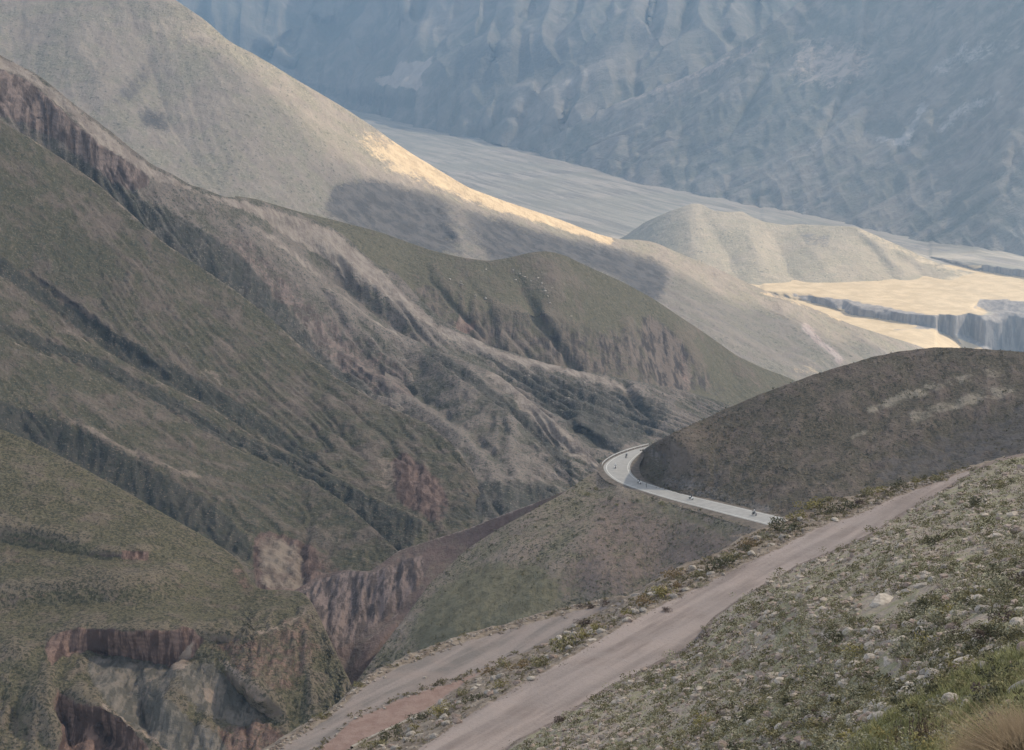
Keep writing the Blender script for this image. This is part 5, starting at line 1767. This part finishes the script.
set_props(o, label='small grey-green scrub scattered over the near slope', cat='undergrowth', kind='stuff')
V_st, F_st, V_s2, F_s2 = [], [], [], []
n1 = n2 = 0
LOW = [rock_shape(800 + i, 1, 0.6) for i in range(12)]
for i, (w, x, y, s, p) in enumerate(rk_c):
    k = ('pale', 'grey', 'brown')[rng.choice(3, p=[0.36, 0.44, 0.20])]
    if i < 165:
        wh = where(x, y)
        obj_at('stone', ROCKS[k][i % 5], p + np.array([0, 0, 0.12 * s]), s, rng.uniform(0, 6.28), (rng.normal(0, 0.25), rng.normal(0, 0.25)),
               label=f'{k} stone among small shrubs {wh}', cat='rock', group=f'{k} stones {wh}')
    else:
        V, Fc = LOW[i % 12]
        V = (V * s) @ np.array(Matrix.Rotation(rng.uniform(0, 6.28), 3, 'Z')) + p + np.array([0, 0, 0.15 * s])
        if k == 'brown' or rng.uniform() < 0.3:
            V_s2.append(V)
            F_s2.append(Fc + n2)
            n2 += len(V)
        else:
            V_st.append(V)
            F_st.append(Fc + n1)
            n1 += len(V)
for i in range(2200):
    x, y = rng.uniform(1032, 1500), rng.uniform(400, 850)
    if y < np.interp(x, *zip(*ftop)) + 2:
        continue
    p = Fs.world(x, y)
    s = rng.uniform(0.06, 0.2) * np.interp(depth_of(p), [5, 40, 130], [0.4, 0.85, 1.35])
    V, Fc = LOW[i % 12]
    V_st.append((V * s) @ np.array(Matrix.Rotation(rng.uniform(0, 6.28), 3, 'Z')) + p)
    F_st.append(Fc + n1)
    n1 += len(V)
o = link('slope_rubble', merged('slope_rubble', V_st, F_st, plain_mat('slope_rubble_pale', (0.23, 0.195, 0.165), (0.41, 0.36, 0.31), 0.5, 0.95, 0.1)))
set_props(o, label='pale rubble strewn over the near slope', cat='rubble', kind='stuff')
o = link('slope_rubble', merged('slope_rubble', V_s2, F_s2, plain_mat('slope_rubble_brown', (0.2, 0.16, 0.137), (0.33, 0.27, 0.235), 0.5, 0.95, 0.1)))
set_props(o, label='brown rubble strewn over the near slope', cat='rubble', kind='stuff')

# grass of the near corner
V_g = []
for i in range(9000):
    x, y = rng.uniform(835, 1040), rng.uniform(610, 795)
    if not in_poly(x, y, GRASSY + []) and not (y > 760 and x > 850):
        continue
    p = Fs.world(x, y)
    d = depth_of(p)
    V_g.append(blades(p, 7, rng.uniform(0.08, 0.22) * np.interp(d, [10, 40], [0.7, 1.5]), 0.0021 * d / 12, 0.45, rng, 0.3, 0.06))
o = link('grass', quads_mesh('grass', np.concatenate(V_g), M_GRASS))
set_props(o, label='short green grass in the near corner of the slope', cat='grass', kind='stuff')


def tuft_mesh(name, n, seed, mat, length, width, lean, droop, spread):
    return quads_mesh(name, blades(np.zeros(3), n, length, width, lean, np.random.default_rng(seed), droop, spread), mat)


tm = tuft_mesh('straw_tuft', 2600, 61, M_STRAW, 0.42, 0.0022, 0.8, 0.9, 0.20)
for x, y, s, lab in [(1018, 784, 0.95, 'rust-coloured straw tuft in the bottom corner, the largest'), (978, 776, 0.45, 'smaller straw tuft beside the big rust-coloured one'),
                     (1032, 748, 0.6, 'straw tuft behind the big rust-coloured one')]:
    obj_at('grass_tuft', tm, Fs.world(x, y), s, rng.uniform(0, 6), label=lab, cat='grass tuft', group='straw tufts of the near corner')


def stalk_mesh(seed):
    r = np.random.default_rng(seed)
    V = []
    for k in range(26):
        b = np.array([r.normal(0, 0.16), r.normal(0, 0.10), 0])
        tip = b + np.array([r.normal(0, 0.10), r.normal(0, 0.10), r.uniform(0.25, 0.55)])
        w = 0.006
        for a in (np.array([w, 0, 0]), np.array([0, w, 0])):
            V.append(np.stack([b - a, b + a, tip + a * 0.4, tip - a * 0.4]))
        m_ = int(r.integers(6, 14))
        c_ = b + (tip - b) * r.uniform(0.35, 1.0, (m_, 1)) + r.normal(0, 0.012, (m_, 3))
        V.append(leaf_quads(c_, m_, 0.022, r, 0.8))
    return quads_mesh('dry_stalks', np.concatenate(V), leafy('dry_stalk', (0.07, 0.05, 0.038), (0.15, 0.11, 0.085)))


obj_at('dry_plant', stalk_mesh(5), Fs.world(903, 752), 1.05, 0.4, label='dark brown dry stalks standing upright at the bottom edge', cat='plant', group='dry stalks')
obj_at('dry_plant', stalk_mesh(8), Fs.world(930, 748), 0.75, 1.4, label='shorter dry stalks beside the upright dark ones', cat='plant', group='dry stalks')

# ------------------------------------------------------------------ shrubs on the spur below the paved road
for i, (x, y, w) in enumerate([(587, 496, 8), (577, 506, 6), (611, 500, 7), (617, 506, 6), (634, 502, 7), (604, 507, 5), (662, 505, 9), (655, 501, 7), (569, 500, 5), (596, 489, 6),
                               (690, 513, 7), (704, 517, 8), (560, 513, 5), (548, 527, 6), (555, 545, 6), (538, 560, 6), (575, 535, 5), (640, 515, 6), (522, 575, 6), (600, 520, 6)]):
    p = Sp.world(x, y)
    s = w * depth_of(p) / F / 2 * 1.1
    obj_at('shrub', PROTO['dark' if i % 3 else 'olive'][i % 3], p - np.array([0, 0, 0.1 * s]), s, i,
           label='dark shrub on the spur just below the paved road' if y < 520 else 'dark shrub lower down on the green-brown spur', cat='shrub',
           group='shrubs below the paved road' if y < 520 else 'shrubs low on the spur')

def scrub_cover(sheet, name, n, box_, smin, smax, mats, lab):
    x0, x1, y0, y1 = box_
    V = []
    P = sheet.P[getattr(sheet, 'nback', 0):]
    h, w = P.shape[:2]
    for k in range(n):
        i_, j_ = int(h * rng.uniform() ** 1.1), rng.integers(0, w)
        x, y = sheet.px[min(i_, h - 1), j_], sheet.py[min(i_, h - 1), j_]
        if not (x0 <= x <= x1 and y0 <= y <= y1):
            continue
        if vnoise(np.array([[x / 30, y / 22, 1.7]]), 91)[0] < rng.uniform(-0.9, 0.5):
            continue
        s = rng.uniform(smin, smax) if rng.uniform() < 0.85 else rng.uniform(smax, smax * 1.7)
        V.append(leaf_quads(bush_points(14, rng, 3, 0.7), 14, 0.33, rng, 0.6) * s + P[min(i_, h - 1), j_])
    o_ = link(name, quads_mesh(name, np.concatenate(V), mats))
    set_props(o_, label=lab, cat='undergrowth', kind='stuff')


scrub_cover(Dk, 'undergrowth', 4200, (628, 1030, 345, 530), 0.22, 0.5, leafy('dark_hill_scrub', (0.05, 0.045, 0.03), (0.125, 0.11, 0.075), 0.6), 'low dry scrub covering the dark hill beside the road')
scrub_cover(Sp, 'undergrowth', 3600, (330, 800, 470, 700), 0.2, 0.45, leafy('spur_scrub_leaves', (0.055, 0.052, 0.032), (0.14, 0.128, 0.08), 0.6), 'low scrub covering the spur below the paved road')

# ------------------------------------------------------------------ pale boulders on the green hill and the hillside
for x, y, w in [(450, 279, 2.4), (462, 284, 3), (486, 269, 2.2), (486, 296, 2.8), (476, 294, 2.2), (513, 270, 2), (545, 291, 2.8), (550, 303, 2.4), (571, 316, 2.4), (516, 279, 2.2), (525, 277, 2.2),
                (538, 278, 2.6), (542, 283, 2.6), (531, 281, 2), (520, 274, 2), (552, 288, 2), (461, 281, 2), (505, 276, 2), (548, 296, 2)]:
    put_rock(x, y, w * 1.3, 'pale', 'white boulder on the grassy top of the green hill', Gh, 'white boulders on the green hill', 'boulder')
for x, y, w in [(162, 414, 2.4), (79, 454, 2.4), (553, 387, 2.2), (570, 393, 2.6), (606, 403, 2.4), (585, 381, 2), (530, 372, 2), (640, 392, 2), (620, 397, 2), (596, 390, 2), (352, 262, 2.2), (388, 275, 2.2)]:
    put_rock(x, y, w * 1.3, 'pale', 'white boulder on the spurred hillside', Hs, 'white boulders on the spurred hillside', 'boulder')


# ------------------------------------------------------------------ roadside: guard rail, marker post, kerb
def project(P):
    P = np.asarray(P, float)
    d = P[..., 1] * CP - P[..., 2] * SP
    v = P[..., 1] * SP + P[..., 2] * CP
    return np.stack([512 + F * P[..., 0] / d, 375 - F * v / d], -1)


def road_spot(px, py):
    tt = np.linspace(0, 1, 30)
    G = RO[:, None] * (1 - tt[None, :, None]) + RI[:, None] * tt[None, :, None]
    q = project(G)
    i, j = np.unravel_index(np.argmin(((q - np.array([px, py])) ** 2).sum(-1)), q.shape[:2])
    C = (RO + RI) / 2
    a = C[max(i - 2, 0)] - C[min(i + 2, len(C) - 1)]
    return G[i, j] + np.array([0, 0, 0.10]), math.atan2(a[1], a[0])


M_STEEL = plain_mat('galvanised_steel', (0.33, 0.33, 0.325), (0.42, 0.42, 0.41), 1.0, 0.45, 0.5, metallic=0.3)
M_WOOD = plain_mat('weathered_post', (0.07, 0.065, 0.06), (0.12, 0.11, 0.10), 0.3, 0.9)


def box(bm, c, s, rot=None):
    r = bmesh.ops.create_cube(bm, size=1.0)
    bmesh.ops.scale(bm, vec=s, verts=r['verts'])
    if rot is not None:
        bmesh.ops.rotate(bm, cent=(0, 0, 0), matrix=rot, verts=r['verts'])
    bmesh.ops.translate(bm, vec=c, verts=r['verts'])
    return r['verts']


def bm_mesh(name, bm, mat, bevel=0.0, smooth=False):
    if bevel:
        bmesh.ops.bevel(bm, geom=bm.edges[:], offset=bevel, segments=2, affect='EDGES', profile=0.5)
    me = bpy.data.meshes.new(name)
    bm.to_mesh(me)
    bm.free()
    me.materials.append(mat)
    if smooth:
        me.polygons.foreach_set('use_smooth', [True] * len(me.polygons))
    return me


side = RS - RO
side[:, 2] = 0
side /= np.linalg.norm(side, axis=1, keepdims=True)
line = RO + side * 0.5
root = bpy.data.objects.new('guard_rail', None)
COL.objects.link(root)
root.location = line[40]
set_props(root, label='pale steel guard rail round the outside of the road bend', cat='guard rail')
prof = np.array([(0.0, 0.40), (0.05, 0.44), (0.0, 0.50), (0.0, 0.53), (0.05, 0.59), (0.0, 0.64), (-0.03, 0.64), (-0.03, 0.40)])
seg = line[2:48]
sd = side[2:48]
Pg = seg[:, None] + sd[:, None] * -prof[None, :, :1] * np.array([1, 1, 0]) + np.array([0, 0, 1]) * prof[None, :, 1:]
Pg = np.concatenate([Pg, Pg[:, :1]], 1)[::-1] - line[40]
link('rail', grid_mesh('rail', Pg, smooth=False), M_STEEL, root)
acc, last = 0.0, seg[0]
for i in range(len(seg)):
    acc += np.linalg.norm(seg[i] - last)
    last = seg[i]
    if i == 0 or acc >= 3.8:
        acc = 0.0
        bm = bmesh.new()
        box(bm, (0, 0, 0.2), (0.12, 0.12, 0.9))
        o = link('post', bm_mesh('post', bm, M_STEEL, 0.01), None, root)
        o.location = seg[i] + sd[i] * 0.10 - line[40]

p, _ = road_spot(646.4, 488)
root = bpy.data.objects.new('marker_post', None)
COL.objects.link(root)
root.location = p
set_props(root, label='thin dark marker post at the inner side of the road', cat='post')
bm = bmesh.new()
box(bm, (0, 0, 0.6), (0.14, 0.08, 1.3))
link('post', bm_mesh('post', bm, M_WOOD, 0.015), None, root)
bm = bmesh.new()
box(bm, (0, 0, 1.1), (0.16, 0.10, 0.12))
link('reflector', bm_mesh('reflector', bm, M_STEEL, 0.01), None, root)

kk = [Bn.world(x, y) for x, y in [(352, 749.5), (366, 742), (386, 732.5), (402, 724), (417, 716)]]
kp = np.array([np.stack([np.interp(t_, range(5), [k[c] for k in kk]) for c in range(3)]) for t_ in np.linspace(0, 4, 30)])
kd = np.gradient(kp, axis=0)
kn = np.stack([-kd[:, 1], kd[:, 0], 0 * kd[:, 0]], -1)
kn /= np.linalg.norm(kn, axis=1, keepdims=True)
sec = np.array([(-0.08, -0.3), (0.08, -0.3), (0.08, 0.10), (0.06, 0.13), (-0.06, 0.13), (-0.08, 0.10), (-0.08, -0.3)])
Pk = kp[:, None] + kn[:, None] * sec[None, :, :1] + np.array([0, 0, 1]) * sec[None, :, 1:]
o = link('concrete_kerb', grid_mesh('concrete_kerb', Pk, smooth=False), plain_mat('kerb_concrete', (0.2, 0.185, 0.165), (0.30, 0.28, 0.25), 0.4, 0.9, 0.1, 0.01))
set_props(o, label='pale concrete kerb along the foot of the stony verge', cat='kerb')

# ------------------------------------------------------------------ motorcycles and riders
M_RUBBER = plain_mat('tyre_rubber', (0.02, 0.02, 0.02), (0.03, 0.03, 0.03), 0.1, 0.9)
M_METAL = plain_mat('engine_metal', (0.12, 0.12, 0.125), (0.2, 0.2, 0.2), 0.1, 0.45, 0.5, metallic=0.6)
M_SEAT = plain_mat('seat_vinyl', (0.02, 0.02, 0.02), (0.035, 0.035, 0.035), 0.1, 0.6)
M_GLASS = plain_mat('visor_plastic', (0.03, 0.03, 0.035), (0.05, 0.05, 0.055), 0.1, 0.15, 0.6)
M_REDL = plain_mat('red_lens', (0.35, 0.02, 0.015), (0.4, 0.03, 0.02), 0.1, 0.3, 0.5)
M_WHITE = plain_mat('white_paint', (0.7, 0.7, 0.69), (0.78, 0.78, 0.77), 0.3, 0.35, 0.5)


def tube(bm, a, b, ra, rb=None, n=10):
    a, b = Vector(a), Vector(b)
    d = b - a
    m4 = Matrix.Translation((a + b) / 2) @ d.to_track_quat('Z', 'Y').to_matrix().to_4x4()
    bmesh.ops.create_cone(bm, cap_ends=True, segments=n, radius1=ra, radius2=ra if rb is None else rb, depth=d.length, matrix=m4)


def ring(bm, c, R, r, nu=28, nv=10, squash=1.0):
    vs = []
    for i in range(nu):
        a = 2 * math.pi * i / nu
        row = []
        for j in range(nv):
            b = 2 * math.pi * j / nv
            rr = R + r * math.cos(b)
            row.append(bm.verts.new((c[0] + rr * math.cos(a), c[1] + r * squash * math.sin(b), c[2] + rr * math.sin(a))))
        vs.append(row)
    for i in range(nu):
        for j in range(nv):
            bm.faces.new((vs[i][j], vs[(i + 1) % nu][j], vs[(i + 1) % nu][(j + 1) % nv], vs[i][(j + 1) % nv]))


def blob(bm, c, s, sub=2):
    r = bmesh.ops.create_icosphere(bm, subdivisions=sub, radius=1.0)
    bmesh.ops.scale(bm, vec=s, verts=r['verts'])
    bmesh.ops.translate(bm, vec=c, verts=r['verts'])
    return r['verts']


def make_motorcycle(paint):
    """rides towards +X, wheels on z = 0"""
    root = bpy.data.objects.new('motorcycle', None)
    COL.objects.link(root)
    for x in (0.72, -0.70):
        bm = bmesh.new()
        ring(bm, (x, 0, 0.33), 0.265, 0.065, squash=0.95)
        ty = link('tyre', bm_mesh('tyre', bm, M_RUBBER, smooth=True))
        bm = bmesh.new()
        ring(bm, (x, 0, 0.33), 0.20, 0.022, 24, 6, 1.4)
        for k in range(9):
            a = 2 * math.pi * k / 9
            tube(bm, (x, 0, 0.33), (x + 0.2 * math.cos(a), 0, 0.33 + 0.2 * math.sin(a)), 0.009, n=5)
        tube(bm, (x, -0.07, 0.33), (x, 0.07, 0.33), 0.04)
        wheel = link('wheel', bm_mesh('wheel', bm, M_METAL), None, root)
        ty.name = 'tyre'
        ty.parent = wheel
    bm = bmesh.new()
    for y in (-0.08, 0.08):
        tube(bm, (0.72, y, 0.33), (0.46, y * 0.9, 0.98), 0.026)
        tube(bm, (-0.70, y * 1.2, 0.33), (-0.20, y * 1.2, 0.40), 0.028)
    link('fork', bm_mesh('fork', bm, M_METAL), None, root)
    bm = bmesh.new()
    vs = blob(bm, (0.12, 0, 0.83), (0.36, 0.17, 0.16), 3)
    vs += blob(bm, (0.48, 0, 0.86), (0.20, 0.19, 0.20), 3)
    vs += blob(bm, (-0.62, 0, 0.80), (0.30, 0.12, 0.07), 3)
    vs += blob(bm, (0.68, 0, 0.66), (0.24, 0.07, 0.05), 2)
    link('body', bm_mesh('body', bm, paint, smooth=True), None, root)
    bm = bmesh.new()
    box(bm, (0.08, 0, 0.47), (0.46, 0.30, 0.34))
    box(bm, (0.14, 0, 0.63), (0.22, 0.36, 0.12))
    link('engine', bm_mesh('engine', bm, M_METAL, 0.04), None, root)
    bm = bmesh.new()
    blob(bm, (-0.33, 0, 0.82), (0.36, 0.15, 0.07), 3)
    link('seat', bm_mesh('seat', bm, M_SEAT, smooth=True), None, root)
    bm = bmesh.new()
    tube(bm, (0.44, -0.36, 1.05), (0.46, -0.08, 1.02), 0.016)
    tube(bm, (0.44, 0.36, 1.05), (0.46, 0.08, 1.02), 0.016)
    tube(bm, (0.46, -0.08, 1.02), (0.46, 0.08, 1.02), 0.02)
    link('handlebar', bm_mesh('handlebar', bm, M_METAL), None, root)
    bm = bmesh.new()
    tube(bm, (0.0, -0.17, 0.36), (-0.45, -0.20, 0.40), 0.03)
    tube(bm, (-0.42, -0.20, 0.40), (-0.92, -0.22, 0.55), 0.055)
    link('exhaust', bm_mesh('exhaust', bm, M_METAL), None, root)
    bm = bmesh.new()
    blob(bm, (0.66, 0, 0.88), (0.06, 0.10, 0.08), 2)
    link('headlight', bm_mesh('headlight', bm, M_WHITE, smooth=True), None, root)
    bm = bmesh.new()
    box(bm, (0.50, 0, 1.16), (0.02, 0.30, 0.30), Matrix.Rotation(-0.45, 3, 'Y'))
    vs = bm.verts[:]
    bmesh.ops.translate(bm, vec=(0.42, 0, 0.0), verts=vs)
    link('windscreen', bm_mesh('windscreen', bm, M_GLASS, 0.008), None, root)
    for y in (-0.30, 0.30):
        bm = bmesh.new()
        box(bm, (-0.68, y, 0.68), (0.46, 0.20, 0.34))
        link('pannier', bm_mesh('pannier', bm, paint if paint is M_WHITE else M_STEEL, 0.03), None, root)
    bm = bmesh.new()
    box(bm, (-0.95, 0, 0.80), (0.04, 0.14, 0.07))
    link('tail_light', bm_mesh('tail_light', bm, M_REDL, 0.01), None, root)
    return root


def make_rider(jacket, trousers, helmet):
    """sits astride at the seat, hands on the bars; origin on the ground below the seat"""
    jo = {'pelvis': ((-0.28, 0, 0.93), 0.15), 'waist': ((-0.24, 0, 1.10), 0.145), 'chest': ((-0.14, 0, 1.32), 0.17), 'neck': ((-0.06, 0, 1.50), 0.07),
          'head': ((-0.02, 0, 1.60), 0.095), 'crown': ((-0.01, 0, 1.72), 0.085)}
    for s, n in ((-1, 'l'), (1, 'r')):
        jo.update({'hip' + n: ((-0.24, 0.12 * s, 0.92), 0.10), 'knee' + n: ((0.16, 0.24 * s, 0.80), 0.072), 'ankle' + n: ((-0.08, 0.22 * s, 0.40), 0.052), 'toe' + n: ((0.12, 0.22 * s, 0.36), 0.045),
                   'sho' + n: ((-0.11, 0.19 * s, 1.42), 0.075), 'elb' + n: ((0.10, 0.33 * s, 1.20), 0.055), 'wri' + n: ((0.36, 0.33 * s, 1.10), 0.038), 'hand' + n: ((0.45, 0.31 * s, 1.08), 0.04)})
    ed = [('pelvis', 'waist'), ('waist', 'chest'), ('chest', 'neck'), ('neck', 'head'), ('head', 'crown')]
    for n in 'lr':
        ed += [('pelvis', 'hip' + n), ('hip' + n, 'knee' + n), ('knee' + n, 'ankle' + n), ('ankle' + n, 'toe' + n), ('chest', 'sho' + n), ('sho' + n, 'elb' + n), ('elb' + n, 'wri' + n), ('wri' + n, 'hand' + n)]
    names = list(jo)
    me = bpy.data.meshes.new('rider_bones')
    me.from_pydata([jo[n][0] for n in names], [(names.index(a), names.index(b)) for a, b in ed], [])
    o = bpy.data.objects.new('rider_bones', me)
    COL.objects.link(o)
    sk = o.modifiers.new('s', 'SKIN')
    for i, n in enumerate(names):
        me.skin_vertices[0].data[i].radius = (jo[n][1], jo[n][1])
        me.skin_vertices[0].data[i].use_root = (i == 0)
    o.modifiers.new('d', 'SUBSURF').levels = 2
    dg = bpy.context.evaluated_depsgraph_get()
    body = bpy.data.meshes.new_from_object(o.evaluated_get(dg))
    bpy.data.objects.remove(o)
    body.materials.clear()
    body.materials.append(jacket)
    body.materials.append(trousers)
    for pl in body.polygons:
        pl.use_smooth = True
        pl.material_index = 1 if pl.center.z < 1.0 and pl.center.x < 0.3 else 0
    root = link('person', body)
    bm = bmesh.new()
    blob(bm, (-0.01, 0, 1.66), (0.155, 0.135, 0.16), 3)
    hm_ = link('helmet', bm_mesh('helmet', bm, helmet, smooth=True), None, root)
    bm = bmesh.new()
    vs = blob(bm, (0.055, 0, 1.66), (0.105, 0.115, 0.055), 3)
    link('visor', bm_mesh('visor', bm, M_GLASS, smooth=True), None, hm_)
    return root


J = {'black': plain_mat('black_jacket', (0.025, 0.025, 0.028), (0.045, 0.045, 0.05), 0.3, 0.8), 'white': plain_mat('white_jacket', (0.5, 0.5, 0.49), (0.6, 0.6, 0.59), 0.3, 0.8),
     'grey': plain_mat('grey_jacket', (0.10, 0.10, 0.105), (0.16, 0.16, 0.165), 0.3, 0.8)}
M_DARKP = plain_mat('dark_paint', (0.03, 0.03, 0.035), (0.05, 0.05, 0.055), 0.3, 0.35, 0.5)
for x, y, paint, jk, he, lm, lp in [
    (626.6, 458.2, M_DARKP, 'grey', M_WHITE, 'dark motorcycle farthest along the bend near the guard rail', 'rider in grey with a white helmet, farthest round the bend'),
    (615.8, 468.6, M_WHITE, 'white', M_WHITE, 'white motorcycle at the outermost point of the road bend', 'rider in a white jacket on the white motorcycle in the bend'),
    (639.4, 484.0, M_WHITE, 'black', M_DARKP, 'motorcycle with white panniers entering the bend by the marker post', 'rider in black with a dark helmet, nearest the marker post'),
    (691.3, 500.0, M_WHITE, 'black', M_DARKP, 'motorcycle with white panniers on the straight below the dark hill', 'rider in black with a dark helmet, alone on the straight'),
    (753.7, 514.8, M_DARKP, 'grey', M_WHITE, 'dark motorcycle last in line near the visible end of the road', 'rider in grey with a white helmet, last in line')]:
    p, yaw = road_spot(x, y)
    mo = make_motorcycle(paint)
    mo.location = p
    mo.rotation_euler = (0, 0, yaw)
    mo.scale = (0.74,) * 3
    set_props(mo, label=lm, cat='motorcycle', group='motorcycles on the paved road')
    ri = make_rider(J[jk], J['black'], he)
    ri.location = p
    ri.rotation_euler = (0, 0, yaw)
    ri.scale = (0.74,) * 3
    set_props(ri, label=lp, cat='person', group='riders on the paved road')

# ================================================================== LIGHT, AIR, CAMERA
SUN_AZ = math.radians(63)       # from +Y towards +X
SUN_EL = math.radians(42)
SUN = Vector((math.sin(SUN_AZ) * math.cos(SUN_EL), math.cos(SUN_AZ) * math.cos(SUN_EL), math.sin(SUN_EL)))
sun = bpy.data.lights.new('sun', 'SUN')
sun.energy = 3.0
sun.angle = math.radians(0.6)
sun.color = (1.0, 0.86, 0.66)
so = bpy.data.objects.new('sun', sun)
COL.objects.link(so)
so.rotation_euler = SUN.to_track_quat('Z', 'Y').to_euler()

wd = bpy.data.worlds.new('World')
SC.world = wd
wd.use_nodes = True
nt = wd.node_tree
bg = nt.nodes['Background']
sky = nt.nodes.new('ShaderNodeTexSky')
sky.sky_type = 'NISHITA'
sky.sun_disc = False
sky.sun_elevation = SUN_EL
sky.sun_rotation = SUN_AZ
sky.altitude = 3500
sky.air_density = 1.0
sky.dust_density = 6.0
sky.ozone_density = 1.0
hs = nt.nodes.new('ShaderNodeHueSaturation')      # a largely overcast sky is far less blue than a clear one
hs.inputs['Saturation'].default_value = SKY_SAT
nt.links.new(sky.outputs[0], hs.inputs['Color'])
nt.links.new(hs.outputs[0], bg.inputs[0])
bg.inputs[1].default_value = 0.135

cam = bpy.data.cameras.new('camera')
cam.sensor_width = 36
cam.lens = 36 * F / W
cam.clip_start = 0.5
cam.clip_end = 60000
co_ = bpy.data.objects.new('camera', cam)
COL.objects.link(co_)
co_.rotation_euler = (math.radians(90) - PITCH, 0, 0)
SC.camera = co_
SC.view_settings.view_transform = 'Standard'
SC.view_settings.look = 'None'
SC.view_settings.exposure = EXPO
SC.view_settings.gamma = 1.0


# ------------------------------------------------------------------ clouds between the sun and the ground: out of the picture, they shade the near hills
def cloud_mat(name, clear):
    t = NT(name)
    tr = t.n('ShaderNodeBsdfTransparent')
    tl = t.n('ShaderNodeBsdfTranslucent')
    df = t.n('ShaderNodeBsdfDiffuse')
    tl.inputs[0].default_value = df.inputs[0].default_value = (0.95, 0.95, 0.95, 1)
    m1 = t.n('ShaderNodeMixShader')
    m1.inputs[0].default_value = 0.35
    t.l(tl.outputs[0], m1.inputs[1])
    t.l(df.outputs[0], m1.inputs[2])
    m2 = t.n('ShaderNodeMixShader')
    m2.inputs[0].default_value = 1 - clear
    t.l(tr.outputs[0], m2.inputs[1])
    t.l(m1.outputs[0], m2.inputs[2])
    t.l(m2.outputs[0], t.out.inputs[0])
    return t.m


CLOUD_Z = 1500.0


def up_to_cloud(p):
    k = (CLOUD_Z - p[2]) / SUN.z
    return (p[0] + SUN.x * k, p[1] + SUN.y * k)


def cloud(name, shaded, clear, seed, thick=120, edge_w=90, cell=45, ragged=60):
    """a flat-bottomed cloud whose shadow falls on the polygon of ground points"""
    poly = np.array([up_to_cloud(p) for p in shaded])
    lo, hi = poly.min(0) - 200, poly.max(0) + 200
    gx, gy = np.meshgrid(np.arange(lo[0], hi[0], cell), np.arange(lo[1], hi[1], cell))
    q = np.stack([gx, gy, np.zeros_like(gx)], -1)
    wx = gx + fbm(q / 420, 4, 0.55, seed) * ragged
    wy = gy + fbm(q / 420, 4, 0.55, seed + 5) * ragged
    ins = np.zeros(gx.shape, bool)
    dist = np.full(gx.shape, 1e9)
    j = len(poly) - 1
    for i in range(len(poly)):
        a, b = poly[j], poly[i]
        if a[1] != b[1]:
            ins ^= ((b[1] > wy) != (a[1] > wy)) & (wx < (a[0] - b[0]) * (wy - b[1]) / (a[1] - b[1]) + b[0])
        ab = b - a
        tt = np.clip(((wx - a[0]) * ab[0] + (wy - a[1]) * ab[1]) / (ab @ ab), 0, 1)
        dist = np.minimum(dist, np.hypot(wx - a[0] - tt * ab[0], wy - a[1] - tt * ab[1]))
        j = i
    prof = np.sqrt(np.clip(dist / edge_w / 4, 0, 1))
    top = CLOUD_Z + prof * thick * (1.0 + 0.8 * fbm(q / 260, 4, 0.55, seed + 9))
    botm = CLOUD_Z - prof * thick * 0.25 * (1 + 0.5 * fbm(q / 200, 3, 0.5, seed + 11))
    h, w = gx.shape
    idx = np.arange(h * w).reshape(h, w)
    keep = ins[:-1, :-1] & ins[1:, :-1] & ins[:-1, 1:] & ins[1:, 1:]
    V = np.concatenate([np.stack([gx, gy, top], -1).reshape(-1, 3), np.stack([gx, gy, botm], -1).reshape(-1, 3)])
    qd = np.stack([idx[:-1, :-1], idx[:-1, 1:], idx[1:, 1:], idx[1:, :-1]], -1)[keep]
    qb = qd[:, ::-1] + h * w
    loops = np.concatenate([qd, qb]).ravel()
    used = np.unique(loops)
    remap = -np.ones(len(V), int)
    remap[used] = np.arange(len(used))
    me = raw_mesh(name, V[used], remap[loops], np.full(len(loops) // 4, 4))
    o = link(name, me, cloud_mat(name, clear))
    o['kind'] = 'structure'
    return o


if CLOUDS:
    def g(px, py, d):
        return tuple(pt(px, py, d))
    cloud('cloud', [(-1500, -900, -150), (1500, -900, -120), (1300, 900, -120), g(1060, 352, 700), g(930, 352, 1500), g(900, 352, 2230), g(850, 330, 2230), g(760, 296, 2180), g(680, 262, 2160), *[tuple(Ph.world(x_, y_)) for x_, y_ in ((617, 246), (560, 232), (500, 217), (470, 206), (430, 193), (400, 181), (350, 146), (300, 92), (250, 45))], (-900, 2400, -30), (-1900, 2300, 0)], CLEAR_NEAR, 3)
    cloud('cloud', [(-2500, 2900, -300), g(250, 30, 2420), g(300, 78, 2280), g(350, 135, 2240), g(430, 180, 2250), g(500, 212, 2280), g(560, 228, 2300), g(617, 243, 2330), g(650, 236, 3300), g(700, 200, 3520), g(800, 220, 3420), g(870, 232, 3400), g(960, 258, 3250), g(1060, 268, 3200), (2600, 2900, -300),
                    (3200, 5200, 300), (2500, 9000, 400), (-3000, 9500, 400)], CLEAR_FAR, 23, cell=70)

# ------------------------------------------------------------------ the air
if HAZE > 0:
    xs = (-6100, 6100)
    ys = (-700, 11100)
    zs = (GZ - 1.0, 1150.0)
    V = [(x, y, z) for z in zs for y in ys for x in xs]
    Fq = [(0, 2, 3, 1), (4, 5, 7, 6), (0, 1, 5, 4), (2, 6, 7, 3), (0, 4, 6, 2), (1, 3, 7, 5)]
    me = bpy.data.meshes.new('haze')
    me.from_pydata(V, [], Fq)
    hm = bpy.data.materials.new('haze')
    hm.use_nodes = True
    hm.node_tree.nodes.clear()
    ho = hm.node_tree.nodes.new('ShaderNodeOutputMaterial')
    pv = hm.node_tree.nodes.new('ShaderNodeVolumePrincipled')
    pv.inputs['Color'].default_value = rgb(HAZE_COL)
    pv.inputs['Density'].default_value = HAZE
    pv.inputs['Anisotropy'].default_value = 0.2
    hm.node_tree.links.new(pv.outputs[0], ho.inputs['Volume'])
    link('haze', me, hm)['kind'] = 'stuff'
